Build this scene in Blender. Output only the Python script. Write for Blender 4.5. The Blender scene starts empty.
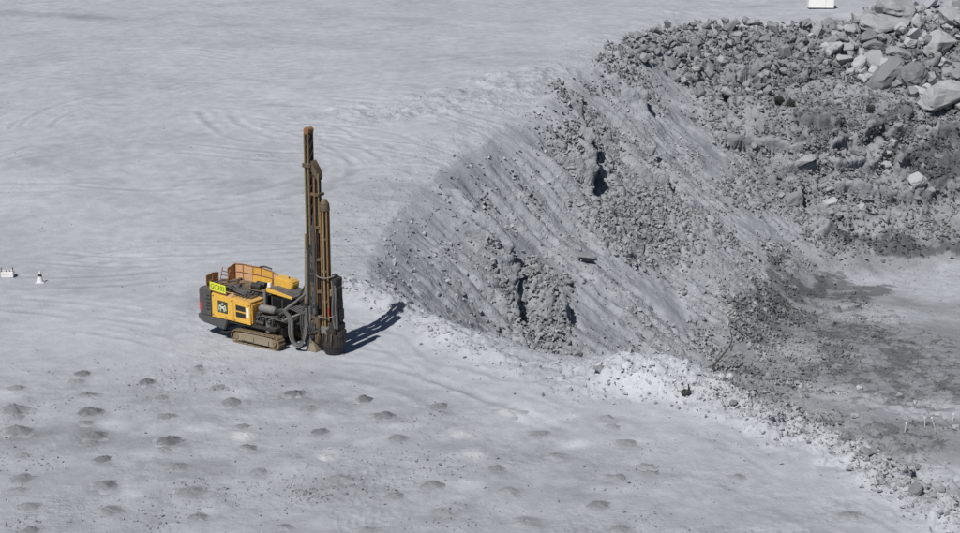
import bpy, bmesh, math, random
import numpy as np
from mathutils import Vector, Matrix

R = math.radians
rng = np.random.default_rng(11)
random.seed(11)
scene = bpy.context.scene
COL = scene.collection

# ------------------------------------------------------------------ camera, sky, sun, exposure
F_PX = 1728.0            # focal length in pixels of the 960 wide photograph
PITCH = R(15.1)
CAM = np.array([0.0, 0.0, 26.0])
cam_data = bpy.data.cameras.new('camera')
cam_data.sensor_width = 36.0
cam_data.lens = 36.0 * F_PX / 960.0
cam_data.clip_start = 0.5
cam_data.clip_end = 6000.0
cam = bpy.data.objects.new('camera', cam_data)
COL.objects.link(cam)
cam.location = CAM
cam.rotation_euler = (math.pi / 2 - PITCH, 0, 0)
scene.camera = cam

SUN_EL = R(50.0)
SUN_AZ = R(211.0)        # compass bearing of the sun: behind the camera's left shoulder (y is north)
world = bpy.data.worlds.new('World')
scene.world = world
world.use_nodes = True
wn = world.node_tree.nodes
wl = world.node_tree.links
wn.clear()
w_out = wn.new('ShaderNodeOutputWorld')
w_bg = wn.new('ShaderNodeBackground')
w_sky = wn.new('ShaderNodeTexSky')
w_sky.sky_type = 'NISHITA'
w_sky.sun_disc = False
w_sky.sun_elevation = SUN_EL
w_sky.sun_rotation = SUN_AZ
w_sky.altitude = 900
w_sky.air_density = 0.8
w_bg.inputs['Strength'].default_value = 0.05
wl.new(w_sky.outputs[0], w_bg.inputs[0])
wl.new(w_bg.outputs[0], w_out.inputs[0])

sun_data = bpy.data.lights.new('sun', 'SUN')
sun_data.energy = 4.9
sun_data.angle = R(0.53)
sun_data.color = (1.0, 0.965, 0.92)
sun = bpy.data.objects.new('sun', sun_data)
COL.objects.link(sun)
to_sun = Vector((math.sin(SUN_AZ) * math.cos(SUN_EL), math.cos(SUN_AZ) * math.cos(SUN_EL), math.sin(SUN_EL)))
sun.rotation_euler = to_sun.to_track_quat('Z', 'Y').to_euler()
sun.location = (-60, -40, 90)

vs = scene.view_settings
vs.view_transform = 'Standard'
vs.look = 'None'
vs.exposure = 0.02
vs.gamma = 1.0
vs.use_curve_mapping = False

# ------------------------------------------------------------------ noise
def _perm(seed):
    p = np.random.default_rng(seed).permutation(512).astype(np.int32)
    return np.concatenate([p, p])

def perlin(x, y, seed=0):
    p = _perm(seed)
    x = np.asarray(x, dtype=np.float32); y = np.asarray(y, dtype=np.float32)
    xf = np.floor(x); yf = np.floor(y)
    xi = xf.astype(np.int32) & 511; yi = yf.astype(np.int32) & 511
    fx = x - xf; fy = y - yf
    x1 = (xi + 1) & 511; y1 = (yi + 1) & 511
    ang = (np.arange(512, dtype=np.float32) * (2 * np.pi / 512))
    ca, sa = np.cos(ang), np.sin(ang)
    def g(ix, iy, dx, dy):
        h = p[p[ix] + iy]
        return ca[h] * dx + sa[h] * dy
    u = fx * fx * fx * (fx * (fx * 6 - 15) + 10)
    v = fy * fy * fy * (fy * (fy * 6 - 15) + 10)
    a = g(xi, yi, fx, fy); b = g(x1, yi, fx - 1, fy)
    c = g(xi, y1, fx, fy - 1); d = g(x1, y1, fx - 1, fy - 1)
    ab = a + (b - a) * u
    cd = c + (d - c) * u
    return (ab + (cd - ab) * v) * 1.5

def fbm(x, y, scale, octv=4, seed=0, gain=0.5):
    s = 0.0; a = 1.0; f = 1.0 / scale
    for i in range(octv):
        s = s + a * perlin(x * f + 13.7 * i, y * f - 7.3 * i, seed + i)
        a *= gain; f *= 2.03
    return s

def ridged(x, y, scale, octv=4, seed=0, gain=0.55):
    s = 0.0; a = 1.0; f = 1.0 / scale
    for i in range(octv):
        s = s + a * (1 - np.abs(perlin(x * f + 3.1 * i, y * f + 9.9 * i, seed + i)) * 2)
        a *= gain; f *= 2.1
    return s

def voro(x, y, scale, seed=0):
    """blocky rock: height of the nearest cell, tilted, and the distance to the cell edge"""
    x = np.asarray(x, dtype=np.float32) / scale; y = np.asarray(y, dtype=np.float32) / scale
    p = _perm(seed)
    rr = np.random.default_rng(seed + 99)
    jx, jy, jh, jt = (rr.random(512).astype(np.float32) for _ in range(4))
    xf = np.floor(x).astype(np.int32); yf = np.floor(y).astype(np.int32)
    d1 = np.full(x.shape, 9.0, np.float32); d2 = d1.copy()
    hh = np.zeros_like(d1)
    for ox in (-1, 0, 1):
        for oy in (-1, 0, 1):
            cx = xf + ox; cy = yf + oy
            h = p[p[cx & 511] + (cy & 511)]
            dx = x - (cx + jx[h]); dy = y - (cy + jy[h])
            d = np.sqrt(dx * dx + dy * dy)
            t = jt[h] * 6.283
            val = jh[h] + 0.9 * (dx * np.cos(t) + dy * np.sin(t))
            near = d < d1
            d2 = np.where(near, d1, np.minimum(d2, d))
            hh = np.where(near, val, hh)
            d1 = np.where(near, d, d1)
    return hh, d2 - d1

def sstep(a, b, x):
    t = np.clip((x - a) / (b - a), 0, 1)
    return t * t * (3 - 2 * t)

def smax(a, b, k):
    h = np.clip(0.5 + 0.5 * (a - b) / k, 0, 1)
    return b + (a - b) * h + k * h * (1 - h)

def smin(a, b, k):
    return -smax(-a, -b, k)

# ------------------------------------------------------------------ pixel <-> world
CP, SP = math.cos(PITCH), math.sin(PITCH)
def ray(px, py):
    dx = (np.asarray(px, float) - 480.0) / F_PX
    dy = (266.5 - np.asarray(py, float)) / F_PX
    return np.stack([dx, CP + dy * SP, -SP + dy * CP], -1)

def at_z(px, py, z=0.0):
    d = ray(px, py)
    t = (z - CAM[2]) / d[..., 2]
    return CAM + d * t[..., None]

def project(x, y, z):
    zz = z - CAM[2]
    fwd = y * CP - zz * SP
    up = y * SP + zz * CP
    return 480.0 + F_PX * x / fwd, 266.5 - F_PX * up / fwd

# ------------------------------------------------------------------ terrain grid (fan-shaped in plan, a heightfield)
NC, NR = 780, 1080
A0, A1 = R(-20.5), R(20.5)
R0, R1 = 34.0, 285.0
ang = np.linspace(A0, A1, NC)
_lr = np.linspace(0, math.log(R1 / R0), 4000)
_w = np.interp(R0 * np.exp(_lr), [34, 48, 58, 95, 100, 124, 130, 205, 215, 285], [.4, .5, 1.1, 1.1, 1.2, 1.2, 2.0, 2.0, .45, .3])   # finer rows where slopes face the camera
_cw = np.cumsum(_w); _cw = (_cw - _cw[0]) / (_cw[-1] - _cw[0])
rad = R0 * np.exp(np.interp(np.linspace(0, 1, NR), _cw, _lr))
GA, GR = np.meshgrid(ang, rad)
GX = (GR * np.sin(GA)).astype(np.float32)
GY = (GR * np.cos(GA)).astype(np.float32)

class Field:
    def __init__(self, Z): self.Z = Z
    def __call__(self, x, y):
        x = np.asarray(x, float); y = np.asarray(y, float)
        u = (np.arctan2(x, y) - A0) / (A1 - A0) * (NC - 1)
        v = np.interp(np.hypot(x, y), rad, np.arange(NR))
        u = np.clip(u, 0, NC - 1.001); v = np.clip(v, 0, NR - 1.001)
        i = u.astype(int); j = v.astype(int); fu = u - i; fv = v - j
        Z = self.Z
        return (Z[j, i] * (1 - fu) + Z[j, i + 1] * fu) * (1 - fv) + (Z[j + 1, i] * (1 - fu) + Z[j + 1, i + 1] * fu) * fv
    def cast(self, px, py):
        """where the view ray of a photo pixel first meets the ground"""
        d = ray(np.atleast_1d(px), np.atleast_1d(py))
        n = len(d); t_hit = np.full(n, 282.0); done = np.zeros(n, bool)
        t = 40.0; prev = t
        while t < 283:
            p = CAM + d * t
            below = (p[:, 2] < self(p[:, 0], p[:, 1])) & ~done
            if below.any():
                lo = np.full(n, prev); hi = np.full(n, t)
                for _ in range(8):
                    m = (lo + hi) / 2
                    q = CAM + d * m[:, None]
                    b = q[:, 2] < self(q[:, 0], q[:, 1])
                    hi = np.where(b, m, hi); lo = np.where(b, lo, m)
                t_hit[below] = hi[below]; done |= below
            prev = t; t += 0.4
        p = CAM + d * t_hit[:, None]
        p[:, 2] = self(p[:, 0], p[:, 1])
        return p

def bench(x, y):
    z = 3.0 * sstep(98, 178, y)
    z = z + 0.32 * fbm(x, y, 19, 2, 3) * sstep(70, 110, y)
    z = z + 1.2 * sstep(205, 262, y) + 0.9 * sstep(28, 60, x) * sstep(150, 200, y)
    return z

def crest_line(pts, zf=bench):
    pts = np.array(pts, float)
    z = np.zeros(len(pts))
    for _ in range(12):
        p = at_z(pts[:, 0], pts[:, 1], z)
        z = 0.5 * z + 0.5 * zf(p[:, 0], p[:, 1])
    return at_z(pts[:, 0], pts[:, 1], z)

near_c = crest_line([(405, 300), (432, 316), (480, 331), (520, 342), (560, 350), (620, 357), (665, 362), (712, 376), (745, 396),
                     (800, 414), (850, 441), (890, 463), (930, 481), (960, 497), (1060, 552), (1180, 610)])
left_c = crest_line([(372, 285), (367, 255), (382, 228), (412, 188), (440, 162), (500, 124), (540, 98), (578, 74), (598, 55), (622, 36)])
back_c = crest_line([(622, 34), (660, 25), (720, 21), (770, 21), (810, 20), (850, 17), (900, 14), (960, 12), (1060, 9)])
FLOOR = -16.0

def prof(d, knots, drops):
    return np.interp(d, knots, drops)

def pit_parts(x, y):
    wob = 0.9 * fbm(x, y, 9, 3, 21)
    o = np.argsort(near_c[:, 0])
    g = np.interp(x, near_c[o, 0], near_c[o, 1], left=None, right=None)
    g = np.where(x > near_c[-1, 0], near_c[-1, 1] - 1.0 * (x - near_c[-1, 0]), g)
    g = np.where(x < near_c[0, 0], near_c[0, 1] - 1.2 * (x - near_c[0, 0]), g)
    dN = (y - g) * 0.64 + 0.35 * wob
    h = np.interp(y, left_c[:, 1], left_c[:, 0])
    h = np.where(y < left_c[0, 1], left_c[0, 0] + 0.55 * (left_c[0, 1] - y), h)
    h = np.where(y > left_c[-1, 1], left_c[-1, 0] + 0.5 * (y - left_c[-1, 1]), h)
    dL = (x - h) * 0.97 + 0.9 * wob * sstep(100, 125, y)
    k = np.interp(x, back_c[:, 0], back_c[:, 1])
    k = np.where(x < back_c[0, 0], back_c[0, 1] - 1.0 * (back_c[0, 0] - x), k)
    dB = (k - y) + 1.6 * wob
    return dN, dL, dB

def base_height(x, y):
    b = bench(x, y)
    dN, dL, dB = pit_parts(x, y)
    # rim berm (windrow) along the near edge
    berm = np.exp(-((dN + 1.9) / 1.9) ** 2) * sstep(-3.5, -.5, dL) * (0.45 + 0.36 * fbm(x, y, 4.5, 2, 41))
    rise = 0.6
    zN = b - prof(dN, [-40, 0, 2, 22, 40], [-12 * rise, 0, 2.0, 19.0, 30])
    zL = b - prof(dL, [-60, 0, 3.0, 7, 25, 60], [-18, 0, 2.6, 6.6, 19.5, 30])
    zB = b - prof(dB, [-80, 0, 11, 19, 24, 35, 80], [-20, 0, 5.6, 7.2, 11.5, 18.8, 40])
    share = sstep(-1.2, 1.2, np.maximum(zL, zN) - zB)
    zp = smax(smax(zN, zL, 1.6), zB, 2.2)
    und = 0.35 * fbm(x, y, 12, 3, 57)
    zp = smax(zp, FLOOR + und, 1.6)
    z = smin(b, zp, 1.3)
    return z + berm, b, dN, dL, dB, berm, share

Z0, B0, DN, DL, DB, BERM, SHARE = base_height(GX, GY)
F0 = Field(Z0)
U0, V0 = project(GX, GY, Z0)          # where each ground point sits in the photograph

# drill cuttings left round the blast holes: photo position of the foot, width in photo pixels, shade
MOUNDS = [(83,376,13,'d'),(76,384,16,'m'),(15,391,16,'m'),(87,397,18,'m'),(90,415,21,'d'),(15,413,21,'d'),(16,420,14,'m'),(18,434,25,'d'),
    (85,425,14,'m'),(93,439,24,'d'),(89,447,18,'m'),(102,462,15,'d'),(105,488,21,'d'),(22,458,12,'m'),(23,481,20,'m'),(18,493,14,'m'),(29,509,18,'m'),
    (112,514,22,'m'),(31,533,14,'d'),(147,385,14,'d'),(162,400,13,'m'),(166,419,17,'m'),(170,444,21,'d'),(165,452,14,'m'),(179,469,20,'m'),
    (191,495,23,'m'),(197,520,18,'m'),(217,391,16,'m'),(199,369,8,'d'),(232,405,19,'d'),(294,396,17,'d'),(243,429,13,'m'),(249,450,15,'d'),(258,474,16,'m'),
    (309,411,15,'m'),(320,434,14,'d'),(339,482,23,'m'),(327,459,18,'p'),(366,402,16,'d'),(384,418,19,'d'),(398,441,15,'m'),(439,409,18,'d'),
    (394,499,20,'m'),(432,488,22,'m'),(441,516,20,'m'),(368,533,18,'m'),(285,529,16,'m'),(607,420,14,'d'),(613,429,12,'m'),(626,446,19,'m'),(558,458,17,'d'),
    (645,469,14,'d'),(496,471,14,'d'),(474,457,20,'p'),(509,415,18,'p'),(462,436,22,'p'),(617,480,20,'m'),(599,508,20,'m'),(529,525,24,'m'),(509,495,20,'m'),
    (445,516,15,'m'),(650,476,16,'m'),(540,436,15,'m'),(621,531,18,'m'),(736,479,15,'m'),(848,517,18,'m'),(243,438,24,'p')]

# ------------------------------------------------------------------ roughness, tone and relief of the ground
def blob(cx, cy, rx, ry, rot=0.0, soft=0.5, wob=0.35):
    c, s = math.cos(R(rot)), math.sin(R(rot))
    dx = U0 - cx; dy = V0 - cy
    u = (dx * c + dy * s) / rx; v = (-dx * s + dy * c) / ry
    d = np.sqrt(u * u + v * v) + wob * W1
    return 1 - sstep(1 - soft, 1 + soft, d)

W1 = fbm(GX, GY, 5.0, 5, 77, .62)
n_warp = fbm(GX, GY, 4.0, 3, 79)
DROP = B0 - (Z0 - BERM)
in_pit = sstep(0.15, 0.9, DROP)
on_floor = 1 - sstep(0.5, 2.6, Z0 - FLOOR)
wall = in_pit * (1 - on_floor)
left_wall = wall * SHARE
back_wall = wall - left_wall

# smooth talus chutes where fine spoil has run down
chute = np.maximum.reduce([
    blob(705, 145, 95, 13, 58, .45, .6), blob(760, 232, 40, 18, 55, .5, .6),
    blob(655, 290, 55, 24, 40, .5, .6), blob(545, 268, 55, 15, 35, .5, .6), blob(590, 320, 45, 18, 35, .5, .6),
    blob(700, 330, 60, 16, 50, .5, .5) * 0.4])
chute = chute * (.62 + .38 * sstep(-.45, .25, fbm(GX, GY, 3.2, 4, 87, .62)))
# ragged, strongly broken rock
ragged = np.maximum.reduce([
    blob(530, 298, 44, 30, 40, .4, .5), blob(590, 150, 70, 26, 62, .4, .5), blob(622, 78, 38, 24, 50, .4, .4),
    blob(630, 225, 55, 28, 40, .5, .5), blob(762, 185, 34, 30, 20, .4, .4), blob(670, 215, 60, 26, 30, .5, .6) * .7])

hgt = np.zeros_like(Z0)
# bench ground: soft undulation, tyre ruts, small clods
flat = 1 - in_pit
fore = sstep(352, 385, V0) * flat * (1 - sstep(-9.0, -3.0, DN))
hgt += flat * (0.036 * fbm(GX, GY, 7.5, 3, 101) + 0.018 * fbm(GX, GY, 1.3, 3, 105))
hgt += fore * (0.05 * fbm(GX, GY, 2.6, 3, 111) + 0.028 * fbm(GX, GY, .55, 3, 113) * sstep(-.3, .5, fbm(GX, GY, 7, 2, 117)))
clod = voro(GX, GY, 0.42, 5)[1]
hgt += flat * 0.05 * (1 - sstep(0, .4, clod)) * sstep(.25, .8, fbm(GX, GY, 9, 3, 131)) * (.4 + .6 * fore)

def rut_line(pix, gauge=2.3, depth=.09, width=.33, brk=-.35, seed=141):
    """a pair of wheel ruts along a line seen in the photograph, laid on the ground"""
    P = F0.cast([p[0] for p in pix], [p[1] for p in pix])[:, :2]
    C = []
    for i in range(len(P) - 1):
        p0, p1, p2, p3 = P[max(i - 1, 0)], P[i], P[i + 1], P[min(i + 2, len(P) - 1)]
        for t in np.arange(0, 1, .25):
            C.append(.5 * (2 * p1 + (p2 - p0) * t + (2 * p0 - 5 * p1 + 4 * p2 - p3) * t * t + (3 * p1 - p0 - 3 * p2 + p3) * t ** 3))
    C.append(P[-1]); C = np.array(C)
    lo = C.min(0) - 4; hi = C.max(0) + 4
    m = (GX > lo[0]) & (GX < hi[0]) & (GY > lo[1]) & (GY < hi[1])
    x, y = GX[m], GY[m]
    best = np.full(x.shape, 1e9); sd = np.zeros_like(best); par = np.zeros_like(best)
    n = len(C) - 1
    for i in range(n):
        a_, b_ = C[i], C[i + 1]; ab = b_ - a_; L2 = float(ab @ ab) + 1e-9
        t = np.clip(((x - a_[0]) * ab[0] + (y - a_[1]) * ab[1]) / L2, 0, 1)
        ex = x - a_[0] - t * ab[0]; ey = y - a_[1] - t * ab[1]; d = np.hypot(ex, ey)
        k = d < best
        best = np.where(k, d, best); sd = np.where(k, np.sign(ab[0] * ey - ab[1] * ex), sd); par = np.where(k, (i + t) / n, par)
    s = best * sd + .10 * W1[m]
    v = np.zeros_like(best)
    for off in (-gauge / 2, gauge / 2):
        q = s - off
        v += -np.exp(-(q / width) ** 2) + .6 * np.exp(-((np.abs(q) - 2 * width) / (.8 * width)) ** 2)
    v *= sstep(0, .12, par) * (1 - sstep(.88, 1, par)) * sstep(brk - .3, brk + .3, fbm(x, y, 5, 2, seed)) * depth
    out = np.zeros_like(Z0); out[m] = v
    return out

rut = np.zeros_like(Z0)
RUTS = [[(84, 262), (110, 256), (136, 252), (181, 249)],
        [(150, 20), (300, 29), (480, 25), (640, 13)], [(100, 52), (250, 49), (400, 43), (560, 31)], [(0, 70), (130, 81), (260, 70), (420, 60), (540, 48)], [(180, 97), (330, 89), (470, 72), (580, 50)],
        [(0, 34), (180, 38), (340, 34), (560, 18)], [(0, 112), (90, 100), (220, 104), (350, 112)], [(240, 60), (330, 64), (460, 56), (590, 40)], [(30, 20), (200, 12), (420, 16), (700, 6)],
        [(0, 303), (60, 308), (130, 318), (205, 335)], [(0, 317), (70, 322), (150, 334), (215, 352)], [(330, 352), (420, 366), (520, 398), (600, 430)], [(300, 360), (400, 380), (480, 412)]]
for i_, pl_ in enumerate(RUTS):
    rut += rut_line(pl_, depth=.035 if i_ > 8 or i_ == 0 else .02, width=.24 if i_ > 8 else .32, seed=141 + i_, brk=-.1)
# a rig has turned and shunted about here: overlapping arcs, in plan
_rr = random.Random(5)
_c = F0.cast([225, 150, 270, 110, 330, 60], [195, 190, 150, 150, 130, 110])
for i_ in range(30):
    cc = _c[i_ % 6]
    ccx, ccy = cc[0] + _rr.uniform(-7, 7), cc[1] + _rr.uniform(-10, 10)
    r_ = _rr.uniform(7, 26); t0 = _rr.uniform(0, 6.28); t1 = t0 + _rr.uniform(.5, 1.5)
    pts_ = [(ccx + r_ * math.cos(t0 + (t1 - t0) * q / 5), ccy + r_ * math.sin(t0 + (t1 - t0) * q / 5)) for q in range(6)]
    pz = [project(x_, y_, float(F0(x_, y_))) for x_, y_ in pts_]
    rut += rut_line(pz, depth=_rr.uniform(.028, .05), width=_rr.uniform(.2, .32), gauge=_rr.uniform(2.0, 2.6), seed=200 + i_, brk=-.35)
# straight haul-road ruts past the rig, running along the rim
for off in (-4.3, -6.2, -9.4, -11.4):
    q = DN - off + .5 * W1
    rut += (-np.exp(-(q / .25) ** 2) + .5 * np.exp(-((np.abs(q) - .5) / .22) ** 2)) * .028 * sstep(-.5, .2, fbm(GX, GY, 6, 2, 151)) * sstep(-4, 3, DL + 6)
hgt += rut * flat

# streaky far ground near the top of the picture
far = sstep(150, 190, GY) * flat
hgt += far * (.03 * fbm(GX, GY, 5.0, 4, 161, .6) + .05 * fbm(GX, GY, 1.6, 3, 165, .6) * sstep(0, .6, W1))
# low rubbly lip on the bench behind the crest
lip = np.maximum(blob(430, 105, 85, 11, -8, .5, .5), blob(520, 80, 45, 9, -10, .5, .5))
hgt += lip * flat * (.24 + .34 * fbm(GX, GY, 2.4, 4, 171, .55))
# soft broken crest
crest = np.exp(-((DL + .8) / 2.6) ** 2) * sstep(95, 108, GY)
hgt += crest * flat * (.10 * fbm(GX, GY, 2.0, 3, 181, .5))

# left face: grooves running down the fall line
fall = .55 * DL
sxy = GY + .18 * GX
gro = .30 * perlin(sxy * .62, fall * .10, 201) + .40 * perlin(sxy * 1.25, fall * .14, 203) + .30 * perlin(sxy * 2.1, fall * .22, 205)
rib = .75 * perlin(sxy * .16, fall * .08, 207)
rg = ridged(GX, GY, 1.7, 4, 211, .6)
vb, vbe = voro(GX * 1.0 + .35 * W1, GY * .8, 1.25, 215)
vc, vce = voro(GX, GY, .55, 219)
va, vae = voro(GX + .9 * W1, GY * .75 + .5 * n_warp, 3.1, 217)
calm = 1 - chute
low = sstep(.3, 4.0, DROP)
hgt += left_wall * calm * low * (gro * (1 - .5 * ragged) + rib + .08 * fbm(GX, GY, .8, 3, 213) + .06 * (vc - .5))
hgt += left_wall * ragged * (.22 * (vb - .5) - .34 * np.exp(-(vbe / .09) ** 2) + .22 * (rg - .6) + .10 * (vc - .5) + .10 * fbm(GX, GY, .8, 3, 221, .6))
# back wall: broken ledges and blocks
ledge = Z0 + 1.1 * fbm(GX, GY, 10, 3, 223) + .5 * va
per = 2.3
lf = ledge / per - np.floor(ledge / per)
terr = (sstep(.30, .70, lf) - lf) * per * .8 * sstep(-.4, .2, fbm(GX, GY, 14, 2, 225) + .15)
hgt += back_wall * calm * (1.0 * terr + .55 * (va - .5) - .25 * np.exp(-(vae / .07) ** 2) + .40 * (vb - .5) + .20 * (vc - .5) + .32 * fbm(GX, GY, 2.4, 4, 227, .58))
hgt += wall * chute * (.05 * fbm(GX, GY, 1.5, 3, 231) + .03 * fbm(GX, GY, .4, 2, 235))

JAG = .28 * fbm(GX, GY, 1.9, 3, 351, .6)
def scarp(pts, amp, wid):
    """a rib that drops off sharply on its right-hand side"""
    P = F0.cast([p[0] for p in pts], [p[1] for p in pts])[:, :2]
    best = np.full(Z0.shape, 1e9, np.float32); side = np.zeros_like(best); par = np.zeros_like(best)
    n = len(P) - 1
    for i in range(n):
        a, b = P[i], P[i + 1]
        ab = b - a; L2 = float(ab @ ab)
        t = np.clip(((GX - a[0]) * ab[0] + (GY - a[1]) * ab[1]) / L2, 0, 1)
        ex = GX - a[0] - t * ab[0]; ey = GY - a[1] - t * ab[1]
        d = np.hypot(ex, ey)
        s = np.sign(ab[0] * ey - ab[1] * ex)
        m = d < best
        best = np.where(m, d, best); side = np.where(m, s, side); par = np.where(m, (i + t) / n, par)
    s = best * side + .30 * W1 + JAG            # >0 to the right of the line going down
    taper = sstep(0, .12, par) * (1 - sstep(.85, 1, par))
    left = np.exp(-(np.minimum(s, 0) / wid) ** 2) * (1 - sstep(-.1, .45, s))
    right = -.5 * np.exp(-((s - .6) / min(.5 * wid, 1.0)) ** 2) * sstep(-.1, .5, s)
    return amp * taper * (left + right) * (np.abs(s) < 6 * wid)

for pts, am, wi in [([(556, 98), (568, 126), (582, 158), (594, 194)], 1.7, 4.2),
                    ([(602, 56), (616, 68), (631, 90), (648, 116)], 1.5, 3.6),
                    ([(484, 240), (490, 252), (496, 268)], 1.2, 2.6),
                    ([(530, 268), (548, 292), (566, 324)], .9, 3.2),
                    ([(500, 268), (512, 290), (522, 322)], .8, 2.6),
                    ([(455, 192), (466, 210), (480, 234)], .6, 1.4),
                    ([(640, 150), (655, 172), (668, 196)], .9, 3.2),
                    ([(690, 205), (700, 222), (720, 250)], .8, 3.2)]:
    hgt += scarp([(p[0], p[1]) for p in pts], -am if False else am, wi) * wall

# pit floor: scattered rubble relief and damp gravel
hgt += on_floor * in_pit * (.06 * fbm(GX, GY, 1.6, 3, 241) + .10 * fbm(GX, GY, 5, 2, 245))
gravel = np.maximum(blob(885, 365, 90, 45, 10, .6, .5), blob(930, 430, 50, 18, 0, .6, .4))
hgt += on_floor * in_pit * gravel * .16 * (vc - .4)
# near berm: broken light spoil with clods
bm_ = np.clip(BERM * 1.6, 0, 1) + wall * np.exp(-((DN - 1.5) / 2.5) ** 2)
bm_ = np.clip(bm_, 0, 1)
hgt += bm_ * (.26 * fbm(GX, GY, 2.0, 5, 251, .6) + .22 * (vc - .5) + .20 * (vb - .5))
pile = blob(657, 378, 52, 19, 4, .5, .25)
hgt += pile * flat * .5
# the coarse rubble bank that lies on the rim beyond the berm
rimrub = np.maximum(blob(770, 400, 75, 22, 24, .5, .4), blob(900, 470, 80, 26, 26, .5, .4))
hgt += rimrub * (.20 * (vb - .4) + .2 * fbm(GX, GY, 1.5, 4, 261, .6))

# the rig stands on a levelled pad
RIG = F0.cast(231.4, 341.8)[0]
YAW = R(-33.0)
cy_, sy_ = math.cos(YAW), math.sin(YAW)
lx = (GX - RIG[0]) * cy_ + (GY - RIG[1]) * sy_
ly = -(GX - RIG[0]) * sy_ + (GY - RIG[1]) * cy_
pad = np.clip(np.hypot(np.maximum(np.abs(lx - 1.8) - 3.4, 0), np.maximum(np.abs(ly - 1.25) - 1.6, 0)) / 1.6, 0, 1)
pad = 1 - sstep(0, 1, pad)
PADZ = float(F0(*(RIG[:2])))
# on the slopes the relief stands out along the slope's own normal
Zs = Z0.astype(np.float64)
dr_ = np.gradient(Zs, axis=0) / np.gradient(GR, axis=0); da_ = np.gradient(Zs, axis=1) / (np.gradient(GA, axis=1) * GR)
sa_, ca_ = np.sin(GA), np.cos(GA)
zx = dr_ * sa_ + da_ * ca_; zy = dr_ * ca_ - da_ * sa_
nl = np.sqrt(1 + zx * zx + zy * zy)
VX = GX - wall * hgt * zx / nl
VY = GY - wall * hgt * zy / nl
VZ = (Z0 + hgt * (1 - wall + wall / nl)) * (1 - pad) + (PADZ + .012 * fbm(GX, GY, .9, 3, 271)) * pad
Z1 = (Z0 + hgt * (1 + wall * (nl - 1) * .8)) * (1 - pad) + PADZ * pad
RIG[2] = PADZ
F1 = Field(Z1)

# tone of the ground (spoil, dust, gravel, darker pit patches): multiplies the base grey
n_big = fbm(GX, GY, 24, 3, 301); n_mid = fbm(GX, GY, 5, 4, 305); n_str = fbm(GX, GY, 6.0, 5, 309, .6)
tone = 1.0 + .05 * n_big + .045 * n_mid * flat + .03 * n_str * flat
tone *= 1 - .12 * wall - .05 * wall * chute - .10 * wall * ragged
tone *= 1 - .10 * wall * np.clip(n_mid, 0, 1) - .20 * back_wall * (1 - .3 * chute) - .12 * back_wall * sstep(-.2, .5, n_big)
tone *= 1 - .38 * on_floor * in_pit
n_f = fbm(GX * .6, GY, 1.8, 4, 313, .65)
tone *= 1 - fore * (.10 + .08 * n_mid + .10 * n_f)
tone *= 1 + flat * np.clip(rut * 2.6, -.10, .06)
tone *= 1 - .10 * flat * sstep(.1, .8, fbm(GX * .8, GY, 11, 5, 317, .6)) * (1 - fore)
tone *= 1 - .13 * flat * np.clip(fbm(GX, GY, 3.4, 5, 319, .65) - .25, 0, 1) * (1 - fore)
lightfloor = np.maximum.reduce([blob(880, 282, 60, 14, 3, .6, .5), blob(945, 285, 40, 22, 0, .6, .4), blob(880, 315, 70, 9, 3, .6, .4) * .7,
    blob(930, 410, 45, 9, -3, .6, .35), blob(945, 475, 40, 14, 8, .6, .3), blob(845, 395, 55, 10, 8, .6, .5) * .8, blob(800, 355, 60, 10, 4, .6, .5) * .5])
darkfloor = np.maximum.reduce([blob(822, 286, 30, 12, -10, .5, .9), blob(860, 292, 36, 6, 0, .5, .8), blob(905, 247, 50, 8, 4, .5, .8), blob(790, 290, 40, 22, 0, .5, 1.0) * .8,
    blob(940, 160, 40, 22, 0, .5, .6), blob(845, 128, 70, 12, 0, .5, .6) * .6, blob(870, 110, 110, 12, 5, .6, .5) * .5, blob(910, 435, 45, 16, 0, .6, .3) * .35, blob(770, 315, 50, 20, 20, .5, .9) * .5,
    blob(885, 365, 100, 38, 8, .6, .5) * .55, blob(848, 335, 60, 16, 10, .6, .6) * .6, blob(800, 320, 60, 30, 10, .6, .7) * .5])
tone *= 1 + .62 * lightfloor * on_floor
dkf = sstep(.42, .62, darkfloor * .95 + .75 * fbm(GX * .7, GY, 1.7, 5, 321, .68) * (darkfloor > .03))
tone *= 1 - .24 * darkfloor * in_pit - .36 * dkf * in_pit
tone *= 1 + .08 * np.clip(BERM * 2.2, 0, 1) + .12 * pile
tone *= 1 + .05 * np.exp(-((DN + 6) / 3.5) ** 2) * flat
pale = [(525, 413, 34, 8), (240, 435, 13, 5), (232, 392, 20, 6), (331, 419, 16, 5), (462, 433, 18, 5), (474, 454, 14, 5), (8, 397, 12, 5), (115, 426, 14, 4),
        (200, 428, 22, 4), (368, 443, 16, 4), (545, 420, 35, 6), (510, 412, 12, 5), (405, 427, 12, 3), (130, 494, 10, 4), (575, 445, 22, 5), (610, 490, 26, 4), (470, 485, 20, 5), (326, 456, 12, 6)]
pm = np.maximum.reduce([blob(a, b, c, d, 0, .5, .3) for a, b, c, d in pale])
tone *= 1 + .20 * pm * flat
tone *= 1 - .14 * lip * flat * sstep(-.1, .5, fbm(GX, GY, 2.0, 4, 341, .6))
tone *= 1 - .16 * np.maximum.reduce([blob(160, 398, 60, 9, 0, .6, .6), blob(60, 440, 80, 12, 0, .6, .8), blob(280, 375, 70, 8, 5, .6, .8), blob(330, 405, 80, 9, 0, .6, .8),
                                     blob(180, 470, 60, 12, 0, .6, .8), blob(560, 455, 60, 10, 8, .6, .8), blob(330, 495, 70, 10, 0, .6, .8)]) * fore
tone *= 1 - .2 * blob(50, 14, 60, 3, 3, .6, .6) - .12 * np.clip(rut * 6, 0, .0)
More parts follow.
